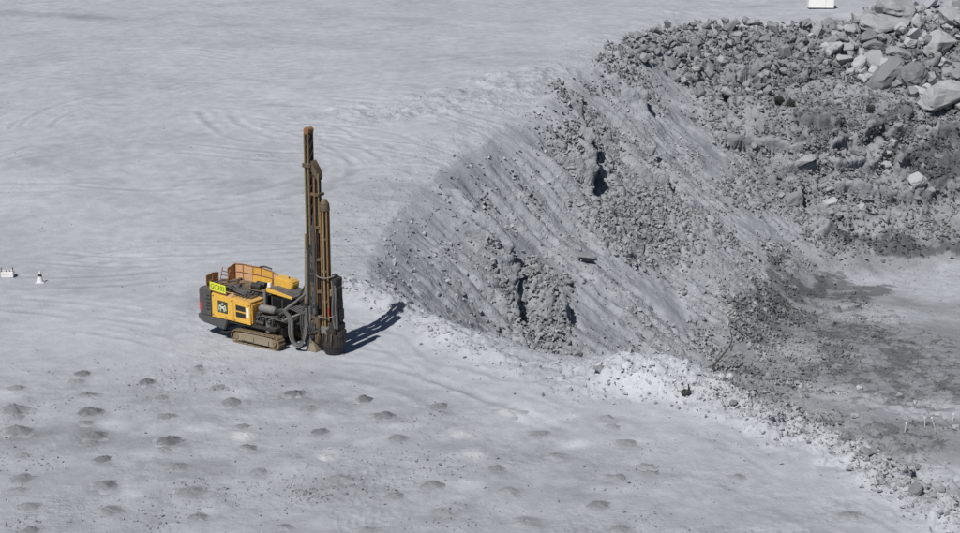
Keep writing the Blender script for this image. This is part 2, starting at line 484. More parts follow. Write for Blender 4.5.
for (mx_, my_, mw_, ms_) in MOUNDS:
    if ms_ != 'p':
        near_ = (np.abs(U0 - mx_) < 3 * mw_) & (np.abs(V0 - my_) < 2 * mw_)
        dd = np.hypot((U0[near_] - mx_ - .12 * mw_) / (mw_ * .85), (V0[near_] - my_) / (mw_ * .34)) + .35 * W1[near_]
        tone[near_] *= 1 - (.20 if ms_ == 'd' else .11) * (1 - sstep(.3, 1.3, dd))
tone = np.clip(tone, .15, 1.6)

# ------------------------------------------------------------------ materials
def new_mat(name):
    m = bpy.data.materials.new(name)
    m.use_nodes = True
    nt = m.node_tree
    b = nt.nodes['Principled BSDF']
    return m, nt, nt.nodes, nt.links, b

def rock_mat(name, rgb, var=.22, bump=.5, fine=6.0, use_tone=False, per_obj=0.0, rough=.95, streak=0.0, bscale=0.0, bdist=.06):
    m, nt, N, L, b = new_mat(name)
    tc = N.new('ShaderNodeNewGeometry')
    n1 = N.new('ShaderNodeTexNoise'); n1.inputs['Scale'].default_value = fine; n1.inputs['Detail'].default_value = 6; n1.inputs['Roughness'].default_value = .65
    n2 = N.new('ShaderNodeTexNoise'); n2.inputs['Scale'].default_value = fine * .17; n2.inputs['Detail'].default_value = 5
    L.new(tc.outputs['Position'], n1.inputs['Vector']); L.new(tc.outputs['Position'], n2.inputs['Vector'])
    mr = N.new('ShaderNodeMapRange'); mr.inputs['From Min'].default_value = .25; mr.inputs['From Max'].default_value = .75
    mr.inputs['To Min'].default_value = 1 - var; mr.inputs['To Max'].default_value = 1 + var
    mx = N.new('ShaderNodeMath'); mx.operation = 'MULTIPLY_ADD'; mx.inputs[1].default_value = .6
    half = N.new('ShaderNodeMath'); half.operation = 'MULTIPLY'; half.inputs[1].default_value = .4
    L.new(n1.outputs['Fac'], half.inputs[0]); L.new(n2.outputs['Fac'], mx.inputs[0]); L.new(half.outputs[0], mx.inputs[2])
    L.new(mx.outputs[0], mr.inputs['Value'])
    val = mr.outputs[0]
    if use_tone:
        at = N.new('ShaderNodeAttribute'); at.attribute_name = 'tone'
        mm = N.new('ShaderNodeMath'); mm.operation = 'MULTIPLY'
        L.new(val, mm.inputs[0]); L.new(at.outputs['Fac'], mm.inputs[1]); val = mm.outputs[0]
    if streak:
        mp = N.new('ShaderNodeMapping'); mp.inputs['Scale'].default_value = (.40, 1.5, .40); mp.inputs['Rotation'].default_value = (0, 0, R(-12))
        n3 = N.new('ShaderNodeTexNoise'); n3.inputs['Scale'].default_value = 1.1; n3.inputs['Detail'].default_value = 7; n3.inputs['Roughness'].default_value = .64
        L.new(tc.outputs['Position'], mp.inputs['Vector']); L.new(mp.outputs[0], n3.inputs['Vector'])
        m3 = N.new('ShaderNodeMapRange'); m3.inputs['From Min'].default_value = .3; m3.inputs['From Max'].default_value = .7
        m3.inputs['To Min'].default_value = 1 - streak; m3.inputs['To Max'].default_value = 1 + streak; L.new(n3.outputs['Fac'], m3.inputs['Value'])
        mm = N.new('ShaderNodeMath'); mm.operation = 'MULTIPLY'; L.new(val, mm.inputs[0]); L.new(m3.outputs[0], mm.inputs[1]); val = mm.outputs[0]
    if per_obj:
        oi = N.new('ShaderNodeObjectInfo')
        m2 = N.new('ShaderNodeMapRange'); m2.inputs['To Min'].default_value = 1 - per_obj; m2.inputs['To Max'].default_value = 1 + per_obj
        L.new(oi.outputs['Random'], m2.inputs['Value'])
        mm = N.new('ShaderNodeMath'); mm.operation = 'MULTIPLY'
        L.new(val, mm.inputs[0]); L.new(m2.outputs[0], mm.inputs[1]); val = mm.outputs[0]
    vm = N.new('ShaderNodeVectorMath'); vm.operation = 'SCALE'; vm.inputs[0].default_value = rgb
    L.new(val, vm.inputs['Scale'])
    L.new(vm.outputs[0], b.inputs['Base Color'])
    b.inputs['Roughness'].default_value = rough
    b.inputs['Specular IOR Level'].default_value = .2
    if bump:
        bp = N.new('ShaderNodeBump'); bp.inputs['Strength'].default_value = bump; bp.inputs['Distance'].default_value = .06
        L.new(n1.outputs['Fac'], bp.inputs['Height'])
        if bscale:
            nb = N.new('ShaderNodeTexNoise'); nb.inputs['Scale'].default_value = bscale; nb.inputs['Detail'].default_value = 8; nb.inputs['Roughness'].default_value = .66
            vo = N.new('ShaderNodeTexVoronoi'); vo.inputs['Scale'].default_value = bscale * 1.6; vo.inputs['Randomness'].default_value = 1.0
            L.new(tc.outputs['Position'], nb.inputs['Vector']); L.new(tc.outputs['Position'], vo.inputs['Vector'])
            ad = N.new('ShaderNodeMath'); ad.operation = 'MULTIPLY_ADD'; ad.inputs[1].default_value = -.22
            L.new(vo.outputs['Distance'], ad.inputs[0]); L.new(nb.outputs['Fac'], ad.inputs[2])
            b2 = N.new('ShaderNodeBump'); b2.inputs['Strength'].default_value = 1.0; b2.inputs['Distance'].default_value = bdist
            L.new(ad.outputs[0], b2.inputs['Height']); L.new(b2.outputs[0], bp.inputs['Normal'])
            if use_tone and not streak:
                ag_ = N.new('ShaderNodeAttribute'); ag_.attribute_name = 'scuff'; L.new(ag_.outputs['Fac'], b2.inputs['Strength'])
            if streak:
                ab_ = N.new('ShaderNodeAttribute'); ab_.attribute_name = 'broken'; L.new(ab_.outputs['Fac'], b2.inputs['Strength'])
                as_ = N.new('ShaderNodeAttribute'); as_.attribute_name = 'streaky'
                b3 = N.new('ShaderNodeBump'); b3.inputs['Distance'].default_value = .7
                L.new(as_.outputs['Fac'], b3.inputs['Strength']); L.new(n3.outputs['Fac'], b3.inputs['Height']); L.new(b3.outputs[0], b2.inputs['Normal'])
        L.new(bp.outputs[0], b.inputs['Normal'])
    return m

GREY = (.342, .360, .389)
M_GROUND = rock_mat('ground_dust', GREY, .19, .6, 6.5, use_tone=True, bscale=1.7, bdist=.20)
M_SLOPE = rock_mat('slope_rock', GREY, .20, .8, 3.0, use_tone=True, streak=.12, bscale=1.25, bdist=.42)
M_ROCK = rock_mat('grey_rock', (.268, .276, .291), .22, .6, 4.0, per_obj=.16)
M_PALE = rock_mat('pale_rock', (.335, .347, .368), .15, .5, 4.0, per_obj=.08)
M_DARKROCK = rock_mat('dark_rock', (.185, .191, .203), .22, .6, 4.0, per_obj=.15)
M_RUBBLE = rock_mat('rubble', (.315, .325, .343), .25, .4, 5.0, use_tone=True)
M_CUT_DARK = rock_mat('damp_cuttings', (.145, .151, .162), .25, .6, 9.0, per_obj=.2)
M_CUT_MID = rock_mat('drill_cuttings', (.21, .218, .232), .2, .6, 9.0, per_obj=.12)
M_CUT_PALE = rock_mat('pale_cuttings', (.39, .40, .42), .12, .5, 9.0, per_obj=.05)

# ------------------------------------------------------------------ object helpers
def link(name, me, mat=None, parent=None):
    o = bpy.data.objects.new(name, me)
    COL.objects.link(o)
    if mat is not None and me is not None and not me.materials: me.materials.append(mat)
    if parent is not None: o.parent = parent
    return o

def tag(o, label=None, cat=None, group=None, kind=None):
    if label: o['label'] = label
    if cat: o['category'] = cat
    if group: o['group'] = group
    if kind: o['kind'] = kind
    return o

def fast_mesh(name, co, quads=None, tris=None, smooth=True, tonev=None, extra=None):
    me = bpy.data.meshes.new(name)
    co = np.asarray(co, np.float32)
    me.vertices.add(len(co)); me.vertices.foreach_set('co', co.ravel())
    polys = quads if quads is not None else tris
    k = polys.shape[1]; n = len(polys)
    me.loops.add(n * k); me.loops.foreach_set('vertex_index', polys.astype(np.int32).ravel())
    me.polygons.add(n)
    me.polygons.foreach_set('loop_start', np.arange(0, n * k, k, dtype=np.int32))
    me.polygons.foreach_set('use_smooth', np.full(n, smooth))
    if tonev is not None:
        a = me.attributes.new('tone', 'FLOAT', 'POINT'); a.data.foreach_set('value', np.asarray(tonev, np.float32))
    for kx, vx in (extra or {}).items():
        a = me.attributes.new(kx, 'FLOAT', 'POINT'); a.data.foreach_set('value', np.asarray(vx, np.float32))
    me.update(calc_edges=True)
    return me

def sub_mesh(name, co, tonev, quads, smooth=True, extra=None):
    idx = np.unique(quads)
    remap = np.full(len(co), -1, np.int64); remap[idx] = np.arange(len(idx))
    return fast_mesh(name, co[idx], quads=remap[quads], tonev=tonev[idx], smooth=smooth, extra={k_: v_.reshape(-1)[idx] for k_, v_ in (extra or {}).items()})

# ------------------------------------------------------------------ the setting
# beyond the detailed fan the bench simply goes on
ext_r = np.concatenate([R0 * np.array([.35, .6, .85]), R1 * np.array([1.03, 1.15, 1.5, 2.2, 3.5, 6, 11])])
co = np.stack([VX, VY, VZ], -1).reshape(-1, 3)
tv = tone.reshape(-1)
ii = np.arange(NR * NC).reshape(NR, NC)
Q = np.stack([ii[:-1, :-1], ii[:-1, 1:], ii[1:, 1:], ii[1:, :-1]], -1)
wq = (wall[:-1, :-1] > .5); fq = ((on_floor * in_pit)[:-1, :-1] > .5) & ~wq
bq = ~(wq | fq)
scuff = np.clip(.10 + .50 * sstep(.15, .8, fbm(GX, GY, 8, 4, 331, .6)) + .35 * fore * sstep(-.2, .6, fbm(GX, GY, 4, 4, 335, .6)) + .6 * lip + .5 * crest + .8 * np.clip(bm_, 0, 1) + .55 * on_floor * in_pit * (.3 + .7 * gravel), 0, 1) * (1 - .7 * pm)
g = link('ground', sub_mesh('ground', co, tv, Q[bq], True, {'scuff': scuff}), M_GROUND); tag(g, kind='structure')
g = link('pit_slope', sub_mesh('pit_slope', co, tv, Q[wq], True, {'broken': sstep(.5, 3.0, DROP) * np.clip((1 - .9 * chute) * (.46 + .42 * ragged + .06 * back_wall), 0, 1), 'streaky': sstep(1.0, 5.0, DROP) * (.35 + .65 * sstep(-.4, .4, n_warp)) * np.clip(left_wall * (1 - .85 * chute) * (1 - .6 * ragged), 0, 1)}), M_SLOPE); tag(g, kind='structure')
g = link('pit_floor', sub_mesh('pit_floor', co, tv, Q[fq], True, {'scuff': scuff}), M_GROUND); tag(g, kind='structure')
def far_rows(rs, edge_row, name):
    rows = [co.reshape(NR, NC, 3)[edge_row]]
    for r in rs:
        x = r * np.sin(ang); y = r * np.cos(ang)
        rows.append(np.stack([x, y, np.full(NC, float(Z1[edge_row].mean()))], -1))
    rows = np.stack(rows); n = len(rows)
    k = np.arange(n * NC).reshape(n, NC)
    q = np.stack([k[:-1, :-1], k[:-1, 1:], k[1:, 1:], k[1:, :-1]], -1).reshape(-1, 4)
    o = link(name, fast_mesh(name, rows.reshape(-1, 3), quads=q, tonev=np.ones(n * NC)), M_GROUND)
    tag(o, kind='structure')
far_rows(ext_r[3:], NR - 1, 'far_ground')

# ------------------------------------------------------------------ rocks
def rock_mesh(name, seed, sx=1.0, sy=.8, sz=.62, n=16, detail=False):
    rr = random.Random(seed)
    bm = bmesh.new()
    for _ in range(n):
        v = Vector((rr.gauss(0, 1), rr.gauss(0, 1), rr.gauss(0, 1))).normalized()
        v = Vector([math.copysign(abs(c) ** .7, c) for c in v]) * rr.uniform(.8, 1.05) * .5
        bm.verts.new((v.x * sx, v.y * sy, v.z * sz))
    res = bmesh.ops.convex_hull(bm, input=bm.verts)
    bmesh.ops.delete(bm, geom=[e for e in res['geom_interior'] if isinstance(e, bmesh.types.BMVert)], context='VERTS')
    loose = [v for v in bm.verts if not v.link_faces]
    if loose: bmesh.ops.delete(bm, geom=loose, context='VERTS')
    if detail:
        bmesh.ops.bevel(bm, geom=bm.edges[:], offset=.02, segments=1, affect='EDGES')
        bmesh.ops.triangulate(bm, faces=bm.faces[:])
        bmesh.ops.subdivide_edges(bm, edges=[e for e in bm.edges if e.calc_length() > .12], cuts=3, use_grid_fill=True)
        bmesh.ops.triangulate(bm, faces=bm.faces[:])
        from mathutils import noise
        for v in bm.verts:
            q = v.co * 4.0 + Vector((seed * 3.7, 0, 0))
            v.co += v.co.normalized() * (noise.noise(q * .8) * .07 + noise.noise(q * 2.2) * .035 + noise.noise(q * 5) * .022)
    bmesh.ops.recalc_face_normals(bm, faces=bm.faces[:])
    me = bpy.data.meshes.new(name)
    bm.to_mesh(me); bm.free()
    return me

def three(name, seed, **k):
    out = []
    base = rock_mesh(name, seed, **k)
    for m in (M_ROCK, M_DARKROCK, M_PALE):
        c = base.copy(); c.materials.append(m); out.append(c)
    return out
PROTO = [three('rock', 40 + i, sx=1.0, sy=random.uniform(.65, .95), sz=random.uniform(.45, .8), n=random.choice((14, 18, 22))) for i in range(14)]
BIGP = [three('boulder', 140 + i, sx=1.0, sy=random.uniform(.7, .95), sz=random.uniform(.55, .85), n=random.choice((14, 17, 20)), detail=True) for i in range(10)]

def px_per_m(p):
    return F_PX / (p[1] * CP - (p[2] - CAM[2]) * SP)

def put_rock(p, size, mesh, rz=None, tilt=.9, sink=.12, scl=(1, 1, 1), rot=None, name='boulder'):
    o = link(name, mesh)
    o.location = (p[0], p[1], p[2] + size * .28 - size * sink)
    o.rotation_euler = rot if rot else (random.uniform(-tilt, tilt), random.uniform(-tilt, tilt), random.uniform(0, 6.28) if rz is None else rz)
    o.scale = (size * scl[0], size * scl[1], size * scl[2])
    return o

# the large boulders one can pick out: photo centre, width and height in pixels, shade (0 mid, 1 dark, 2 pale), tilt, label
BIG = [
 (884, 84, 40, 27, 1, (.15, -.55, .3), 'big dark tilted slab split by a crack, lowest in the boulder field'),
 (916, 84, 31, 31, 1, (.3, .35, .9), 'big dark wedge-shaped boulder right of the tilted slab'),
 (945, 108, 46, 30, 0, (.05, .05, .2), 'huge flat-topped grey block at the right edge below the boulder field'),
 (904, 86, 15, 9, 2, (.1, .2, .2), 'small pale rock wedged under the tilted slab and the wedge-shaped boulder'),
 (920, 96, 16, 10, 2, (.0, .2, -.2), 'pale flat rock leaning on the huge flat-topped block'),
 (860, 68, 15, 13, 2, (.3, .2, .5), 'bright pale rock just left of the dark tilted slab'),
 (843, 63, 17, 9, 2, (.2, .0, -.1), 'pale rounded rock left of the bright pale rock'),
 (832, 52, 21, 14, 2, (.3, .1, .2), 'wide flat pale rock at the left of the boulder field'),
 (884, 31, 44, 21, 0, (.2, -.1, .1), 'large grey slab with dark hollow beneath, in the upper boulder field'),
 (874, 50, 21, 14, 1, (.2, .3, .4), 'dark rock below the large slab with the hollow'),
 (910, 45, 13, 10, 2, (.1, .3, .2), 'small bright rock right of the large slab with the hollow'),
 (924, 43, 13, 9, 2, (.4, .1, .2), 'small pale rock beside the small bright rock, nearer the edge'),
 (938, 52, 29, 22, 0, (.35, -.1, .6), 'broad grey boulder high at the right edge'),
 (893, 15, 40, 15, 0, (.3, .1, .0), 'long grey boulder topmost in the boulder field'),
 (953, 24, 27, 18, 0, (.2, .2, .3), 'grey boulder in the top right corner'),
 (918, 26, 12, 17, 2, (.2, -.2, .3), 'upright pale rock between the topmost boulders'),
 (944, 66, 14, 10, 2, (.0, .3, .2), 'pale rock resting above the huge flat-topped block'),
 (866, 80, 13, 9, 2, (.2, .1, .2), 'pale rock at the foot of the tilted slab'),
 (845, 42, 18, 12, 0, (.1, .3, .8), 'grey angular rock above the wide flat pale rock'),
 (898, 58, 22, 13, 0, (.3, .3, .2), 'grey rock lying on top of the tilted slab'),
 (830, 206, 13, 20, 2, (.5, .0, .1), 'pale upright block standing out of the back slope'),
 (863, 212, 12, 12, 2, (.4, .2, .5), 'pale block right of the upright block on the back slope'),
 (805, 165, 18, 8, 0, (.3, -.2, -.3), 'grey ledge slab jutting from the left of the back slope'),
 (857, 154, 16, 8, 1, (.2, .1, .1), 'dark overhanging rock in the middle of the back slope'),
 (885, 168, 12, 9, 2, (.3, .1, .3), 'pale rock on the back slope beside the dark hollow'),
 (918, 184, 18, 9, 2, (.3, .1, .3), 'pale flat rock low on the right of the back slope'),
 (586, 261, 18, 8, 1, (.1, .2, -.3), 'long dark rock lying alone on the smooth fan of spoil'),
 (567, 283, 9, 4, 1, (.1, .2, .3), 'small dark rock below the long rock on the spoil fan'),
 (860, 390, 7, 5, 2, (.1, .2, .3), 'small pale rock on the pit floor, left of a pair'),
 (900, 397, 7, 5, 0, (.1, .2, .3), 'grey rock on the pit floor, first of a pair'),
 (915, 404, 7, 5, 0, (.1, .2, .9), 'grey rock on the pit floor, nearer one of a pair'),
 (855, 417, 8, 5, 2, (.1, .2, .3), 'pale rock on the pit floor just beyond the rim rubble'),
 (957, 430, 10, 8, 2, (.1, .2, .3), 'pale rock on the pit floor at the right edge by the stakes'),
 (846, 441, 16, 10, 1, (.2, .2, .3), 'dark rock on the crest of the rim rubble'),
 (867, 456, 15, 9, 1, (.2, .2, .7), 'dark slab on the rim rubble, right of the dark rock'),
 (916, 494, 15, 11, 1, (.2, .2, .7), 'dark rock in the rim rubble nearest the lower right corner'),
 (919, 469, 9, 7, 1, (.2, .2, .7), 'small dark rock on the far lip of the rim rubble'),
 (600, 371, 12, 7, 1, (.1, .2, .7), 'dark rock in the pale berm left of the bright spoil pile'),
 (577, 357, 10, 7, 1, (.1, .2, .7), 'small dark rock on the berm below the spoil fan'),
]
for i, (px, py, w, h, sh, rt, lab) in enumerate(BIG):
    p = F1.cast(px, py)[0]
    k = px_per_m(p)
    size = w / k * 1.28
    big = w >= 12
    me = (BIGP if big else PROTO)[i % (10 if big else 14)][sh]
    zs = min(1.6, max(.55, (h / w) * 1.45))
    o = put_rock(p, size, me, rot=rt, sink=.10, scl=(1, 1.0, zs))
    tag(o, lab, 'boulder', 'large boulders')

def poly_sample(n, poly, seed):
    r2 = np.random.default_rng(seed)
    poly = np.array(poly, float)
    out = []
    lo, hi = poly.min(0), poly.max(0)
    while len(out) < n:
        q = lo + r2.random(2) * (hi - lo)
        inside = False; j = len(poly) - 1
        for i in range(len(poly)):
            if (poly[i, 1] > q[1]) != (poly[j, 1] > q[1]) and q[0] < (poly[j, 0] - poly[i, 0]) * (q[1] - poly[i, 1]) / (poly[j, 1] - poly[i, 1]) + poly[i, 0]:
                inside = not inside
            j = i
        if inside: out.append(q)
    return np.array(out)

HEAP = [(606, 52), (628, 34), (668, 25), (720, 22), (800, 23), (832, 40), (845, 75), (800, 84), (760, 98), (706, 100), (668, 78), (648, 64)]
FIELD = [(808, 36), (848, 26), (860, 6), (962, 2), (962, 112), (920, 100), (868, 84), (838, 80), (820, 50)]
SLOPE = [(735, 130), (800, 118), (955, 130), (955, 245), (880, 235), (790, 240), (742, 205)]
RIM = [(710, 385), (745, 392), (800, 412), (850, 440), (900, 466), (955, 500), (955, 525), (890, 500), (820, 455), (740, 412)]
for reg, n, lo, hi, shades, lab, grp, seed in [
    (HEAP, 135, 6, 12, (1, 1, 1, 0), 'angular rock in the rubble heap along the back crest,', 'rocks of the rubble heap on the back crest', 1),
    (FIELD, 105, 6, 17, (0, 0, 2, 1), 'rock among the big boulders at upper right,', 'rocks between the big boulders at upper right', 2),
    (SLOPE, 22, 6, 10, (0, 0, 1), 'rock half buried in the back slope of the pit,', 'rocks half buried in the back slope', 3),
    (RIM, 24, 5, 9, (0, 0, 1), 'broken rock in the rubble along near pit rim,', 'rocks along the near pit rim', 4)]:
    P2 = poly_sample(n, reg, seed)
    P3 = F1.cast(P2[:, 0], P2[:, 1])
    q1, q2 = np.quantile(P2[:, 0], [.33, .67]); qv = np.median(P2[:, 1])
    for pp, p in zip(P2, P3):
        k = px_per_m(p)
        wpx = random.uniform(lo, hi)
        s = wpx * 1.15 / k
        if random.random() < .12: s *= 1.35; wpx *= 1.35
        sh = random.choice(shades)
        o = put_rock(p, s, PROTO[random.randrange(14)][sh], sink=.02, scl=(1, 1, random.uniform(.8, 1.35)))
        size = 'large' if wpx > lo + .72 * (hi - lo) else 'small' if wpx < lo + .33 * (hi - lo) else 'mid-sized'
        side = 'left' if pp[0] < q1 else 'right' if pp[0] > q2 else 'middle'
        tag(o, f"{size} {('grey', 'dark grey', 'pale')[sh]} {lab} {'upper' if pp[1] < qv else 'lower'} {side} part", 'boulder', grp)

# ------------------------------------------------------------------ loose rubble nobody could count
UU, VV = project(GX, GY, Z1)
_ux, _uy = np.gradient(UU, axis=1), np.gradient(UU, axis=0); _vx, _vy = np.gradient(VV, axis=1), np.gradient(VV, axis=0)
CELL = np.clip(np.abs(_ux * _vy - _vx * _uy), .15, 14.0)
def scatter(name, weight, n, smin_, smax_, seed, tmul=1.0, power=2.2, tilt=.12):
    r2 = np.random.default_rng(seed)
    w = np.clip(weight, 0, None).ravel().astype(np.float64)
    w *= (np.abs(GA.ravel()) < R(19)) * CELL.ravel(); w /= w.sum()
    idx = r2.choice(w.size, n, p=w)
    protos = []
    for i in range(8):
        me = rock_mesh('tmp', 300 + seed * 10 + i, sy=.85, sz=.7, n=7)
        me.calc_loop_triangles()
        v = np.zeros(len(me.vertices) * 3); me.vertices.foreach_get('co', v)
        t = np.zeros(len(me.loop_triangles) * 3, np.int32); me.loop_triangles.foreach_get('vertices', t)
        protos.append((v.reshape(-1, 3), t.reshape(-1, 3))); bpy.data.meshes.remove(me)
    cos_, tris_, tn = [], [], []
    off = 0
    X = GX.ravel()[idx] + r2.normal(0, .12, n); Y = GY.ravel()[idx] + r2.normal(0, .12, n)
    Zq = F1(X, Y); T = tone.ravel()[idx]
    S = smin_ + (smax_ - smin_) * r2.random(n) ** power
    th = r2.random((n, 3)) * 6.283
    which = r2.integers(0, 8, n)
    for kk in range(8):
        sel = np.where(which == kk)[0]
        v, t = protos[kk]
        a, b, c = th[sel].T
        ca, sa, cb, sb = np.cos(a), np.sin(a), np.cos(b * tilt), np.sin(b * tilt)
        x = v[None, :, 0]; y = v[None, :, 1]; z = v[None, :, 2]
        x1 = x * ca[:, None] - y * sa[:, None]; y1 = x * sa[:, None] + y * ca[:, None]
        x2 = x1 * cb[:, None] + z * sb[:, None]; z2 = -x1 * sb[:, None] + z * cb[:, None]
        s = S[sel][:, None]
        P = np.stack([x2 * s + X[sel][:, None], y1 * s + Y[sel][:, None], z2 * s + (Zq[sel] + .18 * S[sel])[:, None]], -1)
        m, nv = len(sel), len(v)
        cos_.append(P.reshape(-1, 3))
        tris_.append((t[None] + (np.arange(m) * nv)[:, None, None] + off).reshape(-1, 3))
        tn.append(np.repeat(T[sel] * tmul * r2.uniform(.72, 1.28, m), nv))
        off += m * nv
    me = fast_mesh(name, np.concatenate(cos_), tris=np.concatenate(tris_), smooth=False, tonev=np.concatenate(tn))
    return link(name, me, M_RUBBLE)

def pxpoly(poly, soft=6):
    poly = np.array(poly, float); inside = np.zeros(Z0.shape, bool); j = len(poly) - 1
    for i in range(len(poly)):
        c = ((poly[i, 1] > V0) != (poly[j, 1] > V0)) & (U0 < (poly[j, 0] - poly[i, 0]) * (V0 - poly[i, 1]) / (poly[j, 1] - poly[i, 1] + 1e-9) + poly[i, 0])
        inside ^= c; j = i
    return inside.astype(float)

PX = (U0 > -40) & (U0 < 1000) & (V0 > -20) & (V0 < 560)
vis = PX.astype(float)
o = scatter('rubble', vis * (pxpoly(HEAP) + .9 * pxpoly(FIELD)) * (.3 + .7 * (W1 > -.1)), 3600, .20, 1.0, 1, .74, 1.8)
tag(o, 'loose angular rubble filling the gaps of the heap and boulder field', 'rubble', kind='stuff')
cover = .25 + .75 * sstep(-.25, .5, fbm(GX, GY, 3.5, 4, 403, .6))
o = scatter('slope_debris', vis * left_wall * (1 - .95 * chute) * cover * (.24 + 1.0 * ragged + .9 * sstep(540, 640, U0) + .55 * np.exp(-((DROP - 1.2) / 1.0) ** 2)), 26000, .05, .40, 2, 1.0, 3.2, .5)
tag(o, 'small broken stones strewn over the left pit slope', 'stones', kind='stuff')
bands = sstep(.30, .62, perlin(sxy * .42, fall * .11, 411) + .35 * perlin(sxy * 1.6, fall * .5, 413)) * low
o = scatter('outcrop_blocks', vis * left_wall * (ragged + .42 * bands * (1 - chute) + .09 * calm * sstep(0, .6, n_warp) * sstep(560, 650, U0)) * (.15 + .85 * sstep(-.3, .4, n_warp)), 15000, .08, .56, 7, .92, 2.4, 1.0)
tag(o, 'jagged dark broken blocks of the rocky outcrops on the left pit slope', 'rock outcrop', kind='stuff')
o = scatter('back_slope_debris', vis * back_wall * (1 - .93 * chute) * cover, 25000, .10, .60, 6, .95, 3.2)
tag(o, 'broken stones strewn over the back slope of the pit', 'stones', kind='stuff')
o = scatter('rim_debris', vis * (np.clip(bm_ + 1.4 * rimrub, 0, 1.5)) * (.2 + .8 * sstep(-.3, .4, W1)), 13000, .04, .30, 3, .92, 2.8)
tag(o, 'small broken stones along the pale berm at the near pit rim', 'stones', kind='stuff')
toe = on_floor * in_pit
o = scatter('toe_rubble', vis * in_pit * (1 - .8 * sstep(3, 6, Z0 - FLOOR)) * blob(775, 335, 48, 75, -12, .6, .9) * (.2 + .8 * sstep(-.3, .4, n_warp)), 6000, .08, .55, 8, 1.0, 2.6, .6)
tag(o, 'rough grey rubble spilled at the foot of the left slope onto the pit floor', 'rubble', kind='stuff')
o = scatter('floor_gravel', vis * toe * (.2 + gravel * 1.1 + 2.2 * blob(780, 330, 70, 60, 0, .6, .8) + 1.2 * sstep(-.2, .6, W1) * (1 - sstep(1.0, 5.0, np.minimum(DL - 23, 36 - DB) * -1))), 9000, .04, .24, 4, .98, 3.2)
tag(o, 'coarse dark gravel scattered over the pit floor', 'gravel', kind='stuff')
o = scatter('bench_clods', vis * flat * (.9 * fore * sstep(-.1, .7, fbm(GX * .6, GY, 5, 4, 401, .6)) + 4.0 * blob(302, 496, 24, 9, 0, .5, .3) + 2.2 * lip + 1.8 * crest + .03), 10000, .03, .17, 5, .95, 3.4)
tag(o, 'small clods and stones lying about on the bench', 'clods', kind='stuff')

# ------------------------------------------------------------------ drill cuttings mounds
def mound_mesh(name, seed):
    nr, na = 10, 30
    co_, q, tri = [(0, 0, 1.0)], [], []
    rr = np.random.default_rng(seed)
    ox, oy = rr.normal(0, .06, 2)
    for i in range(1, nr + 1):
        for j in range(na):
            t = i / nr; a = 6.283 * j / na
            wob = 1 + .30 * float(perlin(np.array([math.cos(a) * 1.3 + seed * 5.1]), np.array([math.sin(a) * 1.3]), 7)[0]) * 1.6
            r = .5 * t * wob
            z = (math.exp(-(t * 1.75) ** 2) - .045 * t) * (1 + .32 * float(perlin(np.array([r * math.cos(a) * 11 + seed]), np.array([r * math.sin(a) * 11]), 9)[0])) if i < nr else -.12
            co_.append((r * math.cos(a) + ox * (1 - t), r * math.sin(a) + oy * (1 - t), z))
    faces = [(0, 1 + j, 1 + (j + 1) % na) for j in range(na)]
    for i in range(nr - 1):
        for j in range(na):
            a = 1 + i * na + j; b = 1 + i * na + (j + 1) % na
            faces.append((a, a + na, b + na, b))
    me = bpy.data.meshes.new(name); me.from_pydata(co_, [], faces); me.update()
    me.polygons.foreach_set('use_smooth', [True] * len(me.polygons))
    return me
MM = {}
def blend_edge(m, rgb):
    """cuttings thin out towards the foot, so the ground's own dust shows there"""
    nt = m.node_tree; N = nt.nodes; L = nt.links; b = N['Principled BSDF']
    src = b.inputs['Base Color'].links[0].from_socket
    tc = N.new('ShaderNodeTexCoord'); sp = N.new('ShaderNodeVectorMath'); sp.operation = 'MULTIPLY'; sp.inputs[1].default_value = (1, 1, 0)
    L.new(tc.outputs['Object'], sp.inputs[0])
    ln = N.new('ShaderNodeVectorMath'); ln.operation = 'LENGTH'; L.new(sp.outputs[0], ln.inputs[0])
    no = N.new('ShaderNodeTexNoise'); no.inputs['Scale'].default_value = 7; no.inputs['Detail'].default_value = 5; L.new(tc.outputs['Object'], no.inputs['Vector'])
    ad = N.new('ShaderNodeMath'); ad.operation = 'MULTIPLY_ADD'; ad.inputs[1].default_value = .45; L.new(no.outputs['Fac'], ad.inputs[0]); L.new(ln.outputs['Value'], ad.inputs[2])
    mr = N.new('ShaderNodeMapRange'); mr.inputs['From Min'].default_value = .46; mr.inputs['From Max'].default_value = .74; mr.interpolation_type = 'SMOOTHSTEP'; L.new(ad.outputs[0], mr.inputs['Value'])
    mx = N.new('ShaderNodeMix'); mx.data_type = 'RGBA'; L.new(mr.outputs[0], mx.inputs['Factor']); L.new(src, mx.inputs['A']); mx.inputs['B'].default_value = (*rgb, 1)
    L.new(mx.outputs['Result'], b.inputs['Base Color'])
for m_ in (M_CUT_DARK, M_CUT_MID, M_CUT_PALE): blend_edge(m_, tuple(c * .84 for c in GREY))
for key, m in (('d', M_CUT_DARK), ('m', M_CUT_MID), ('p', M_CUT_PALE)):
    MM[key] = []
    for i in range(6):
        me = mound_mesh('cuttings_mound', i + 1); me.materials.append(m); MM[key].append(me)
ORD = ['first', 'second', 'third', 'fourth', 'fifth', 'sixth', 'seventh', 'eighth', 'ninth', 'tenth', 'eleventh', 'twelfth', 'thirteenth', 'fourteenth']
edges = [0, 390, 408, 428, 448, 472, 492, 512, 600]
rows = [sorted([m for m in MOUNDS if edges[i] <= m[1] < edges[i + 1]]) for i in range(8)]
word = {'d': 'dark', 'm': 'grey', 'p': 'pale'}
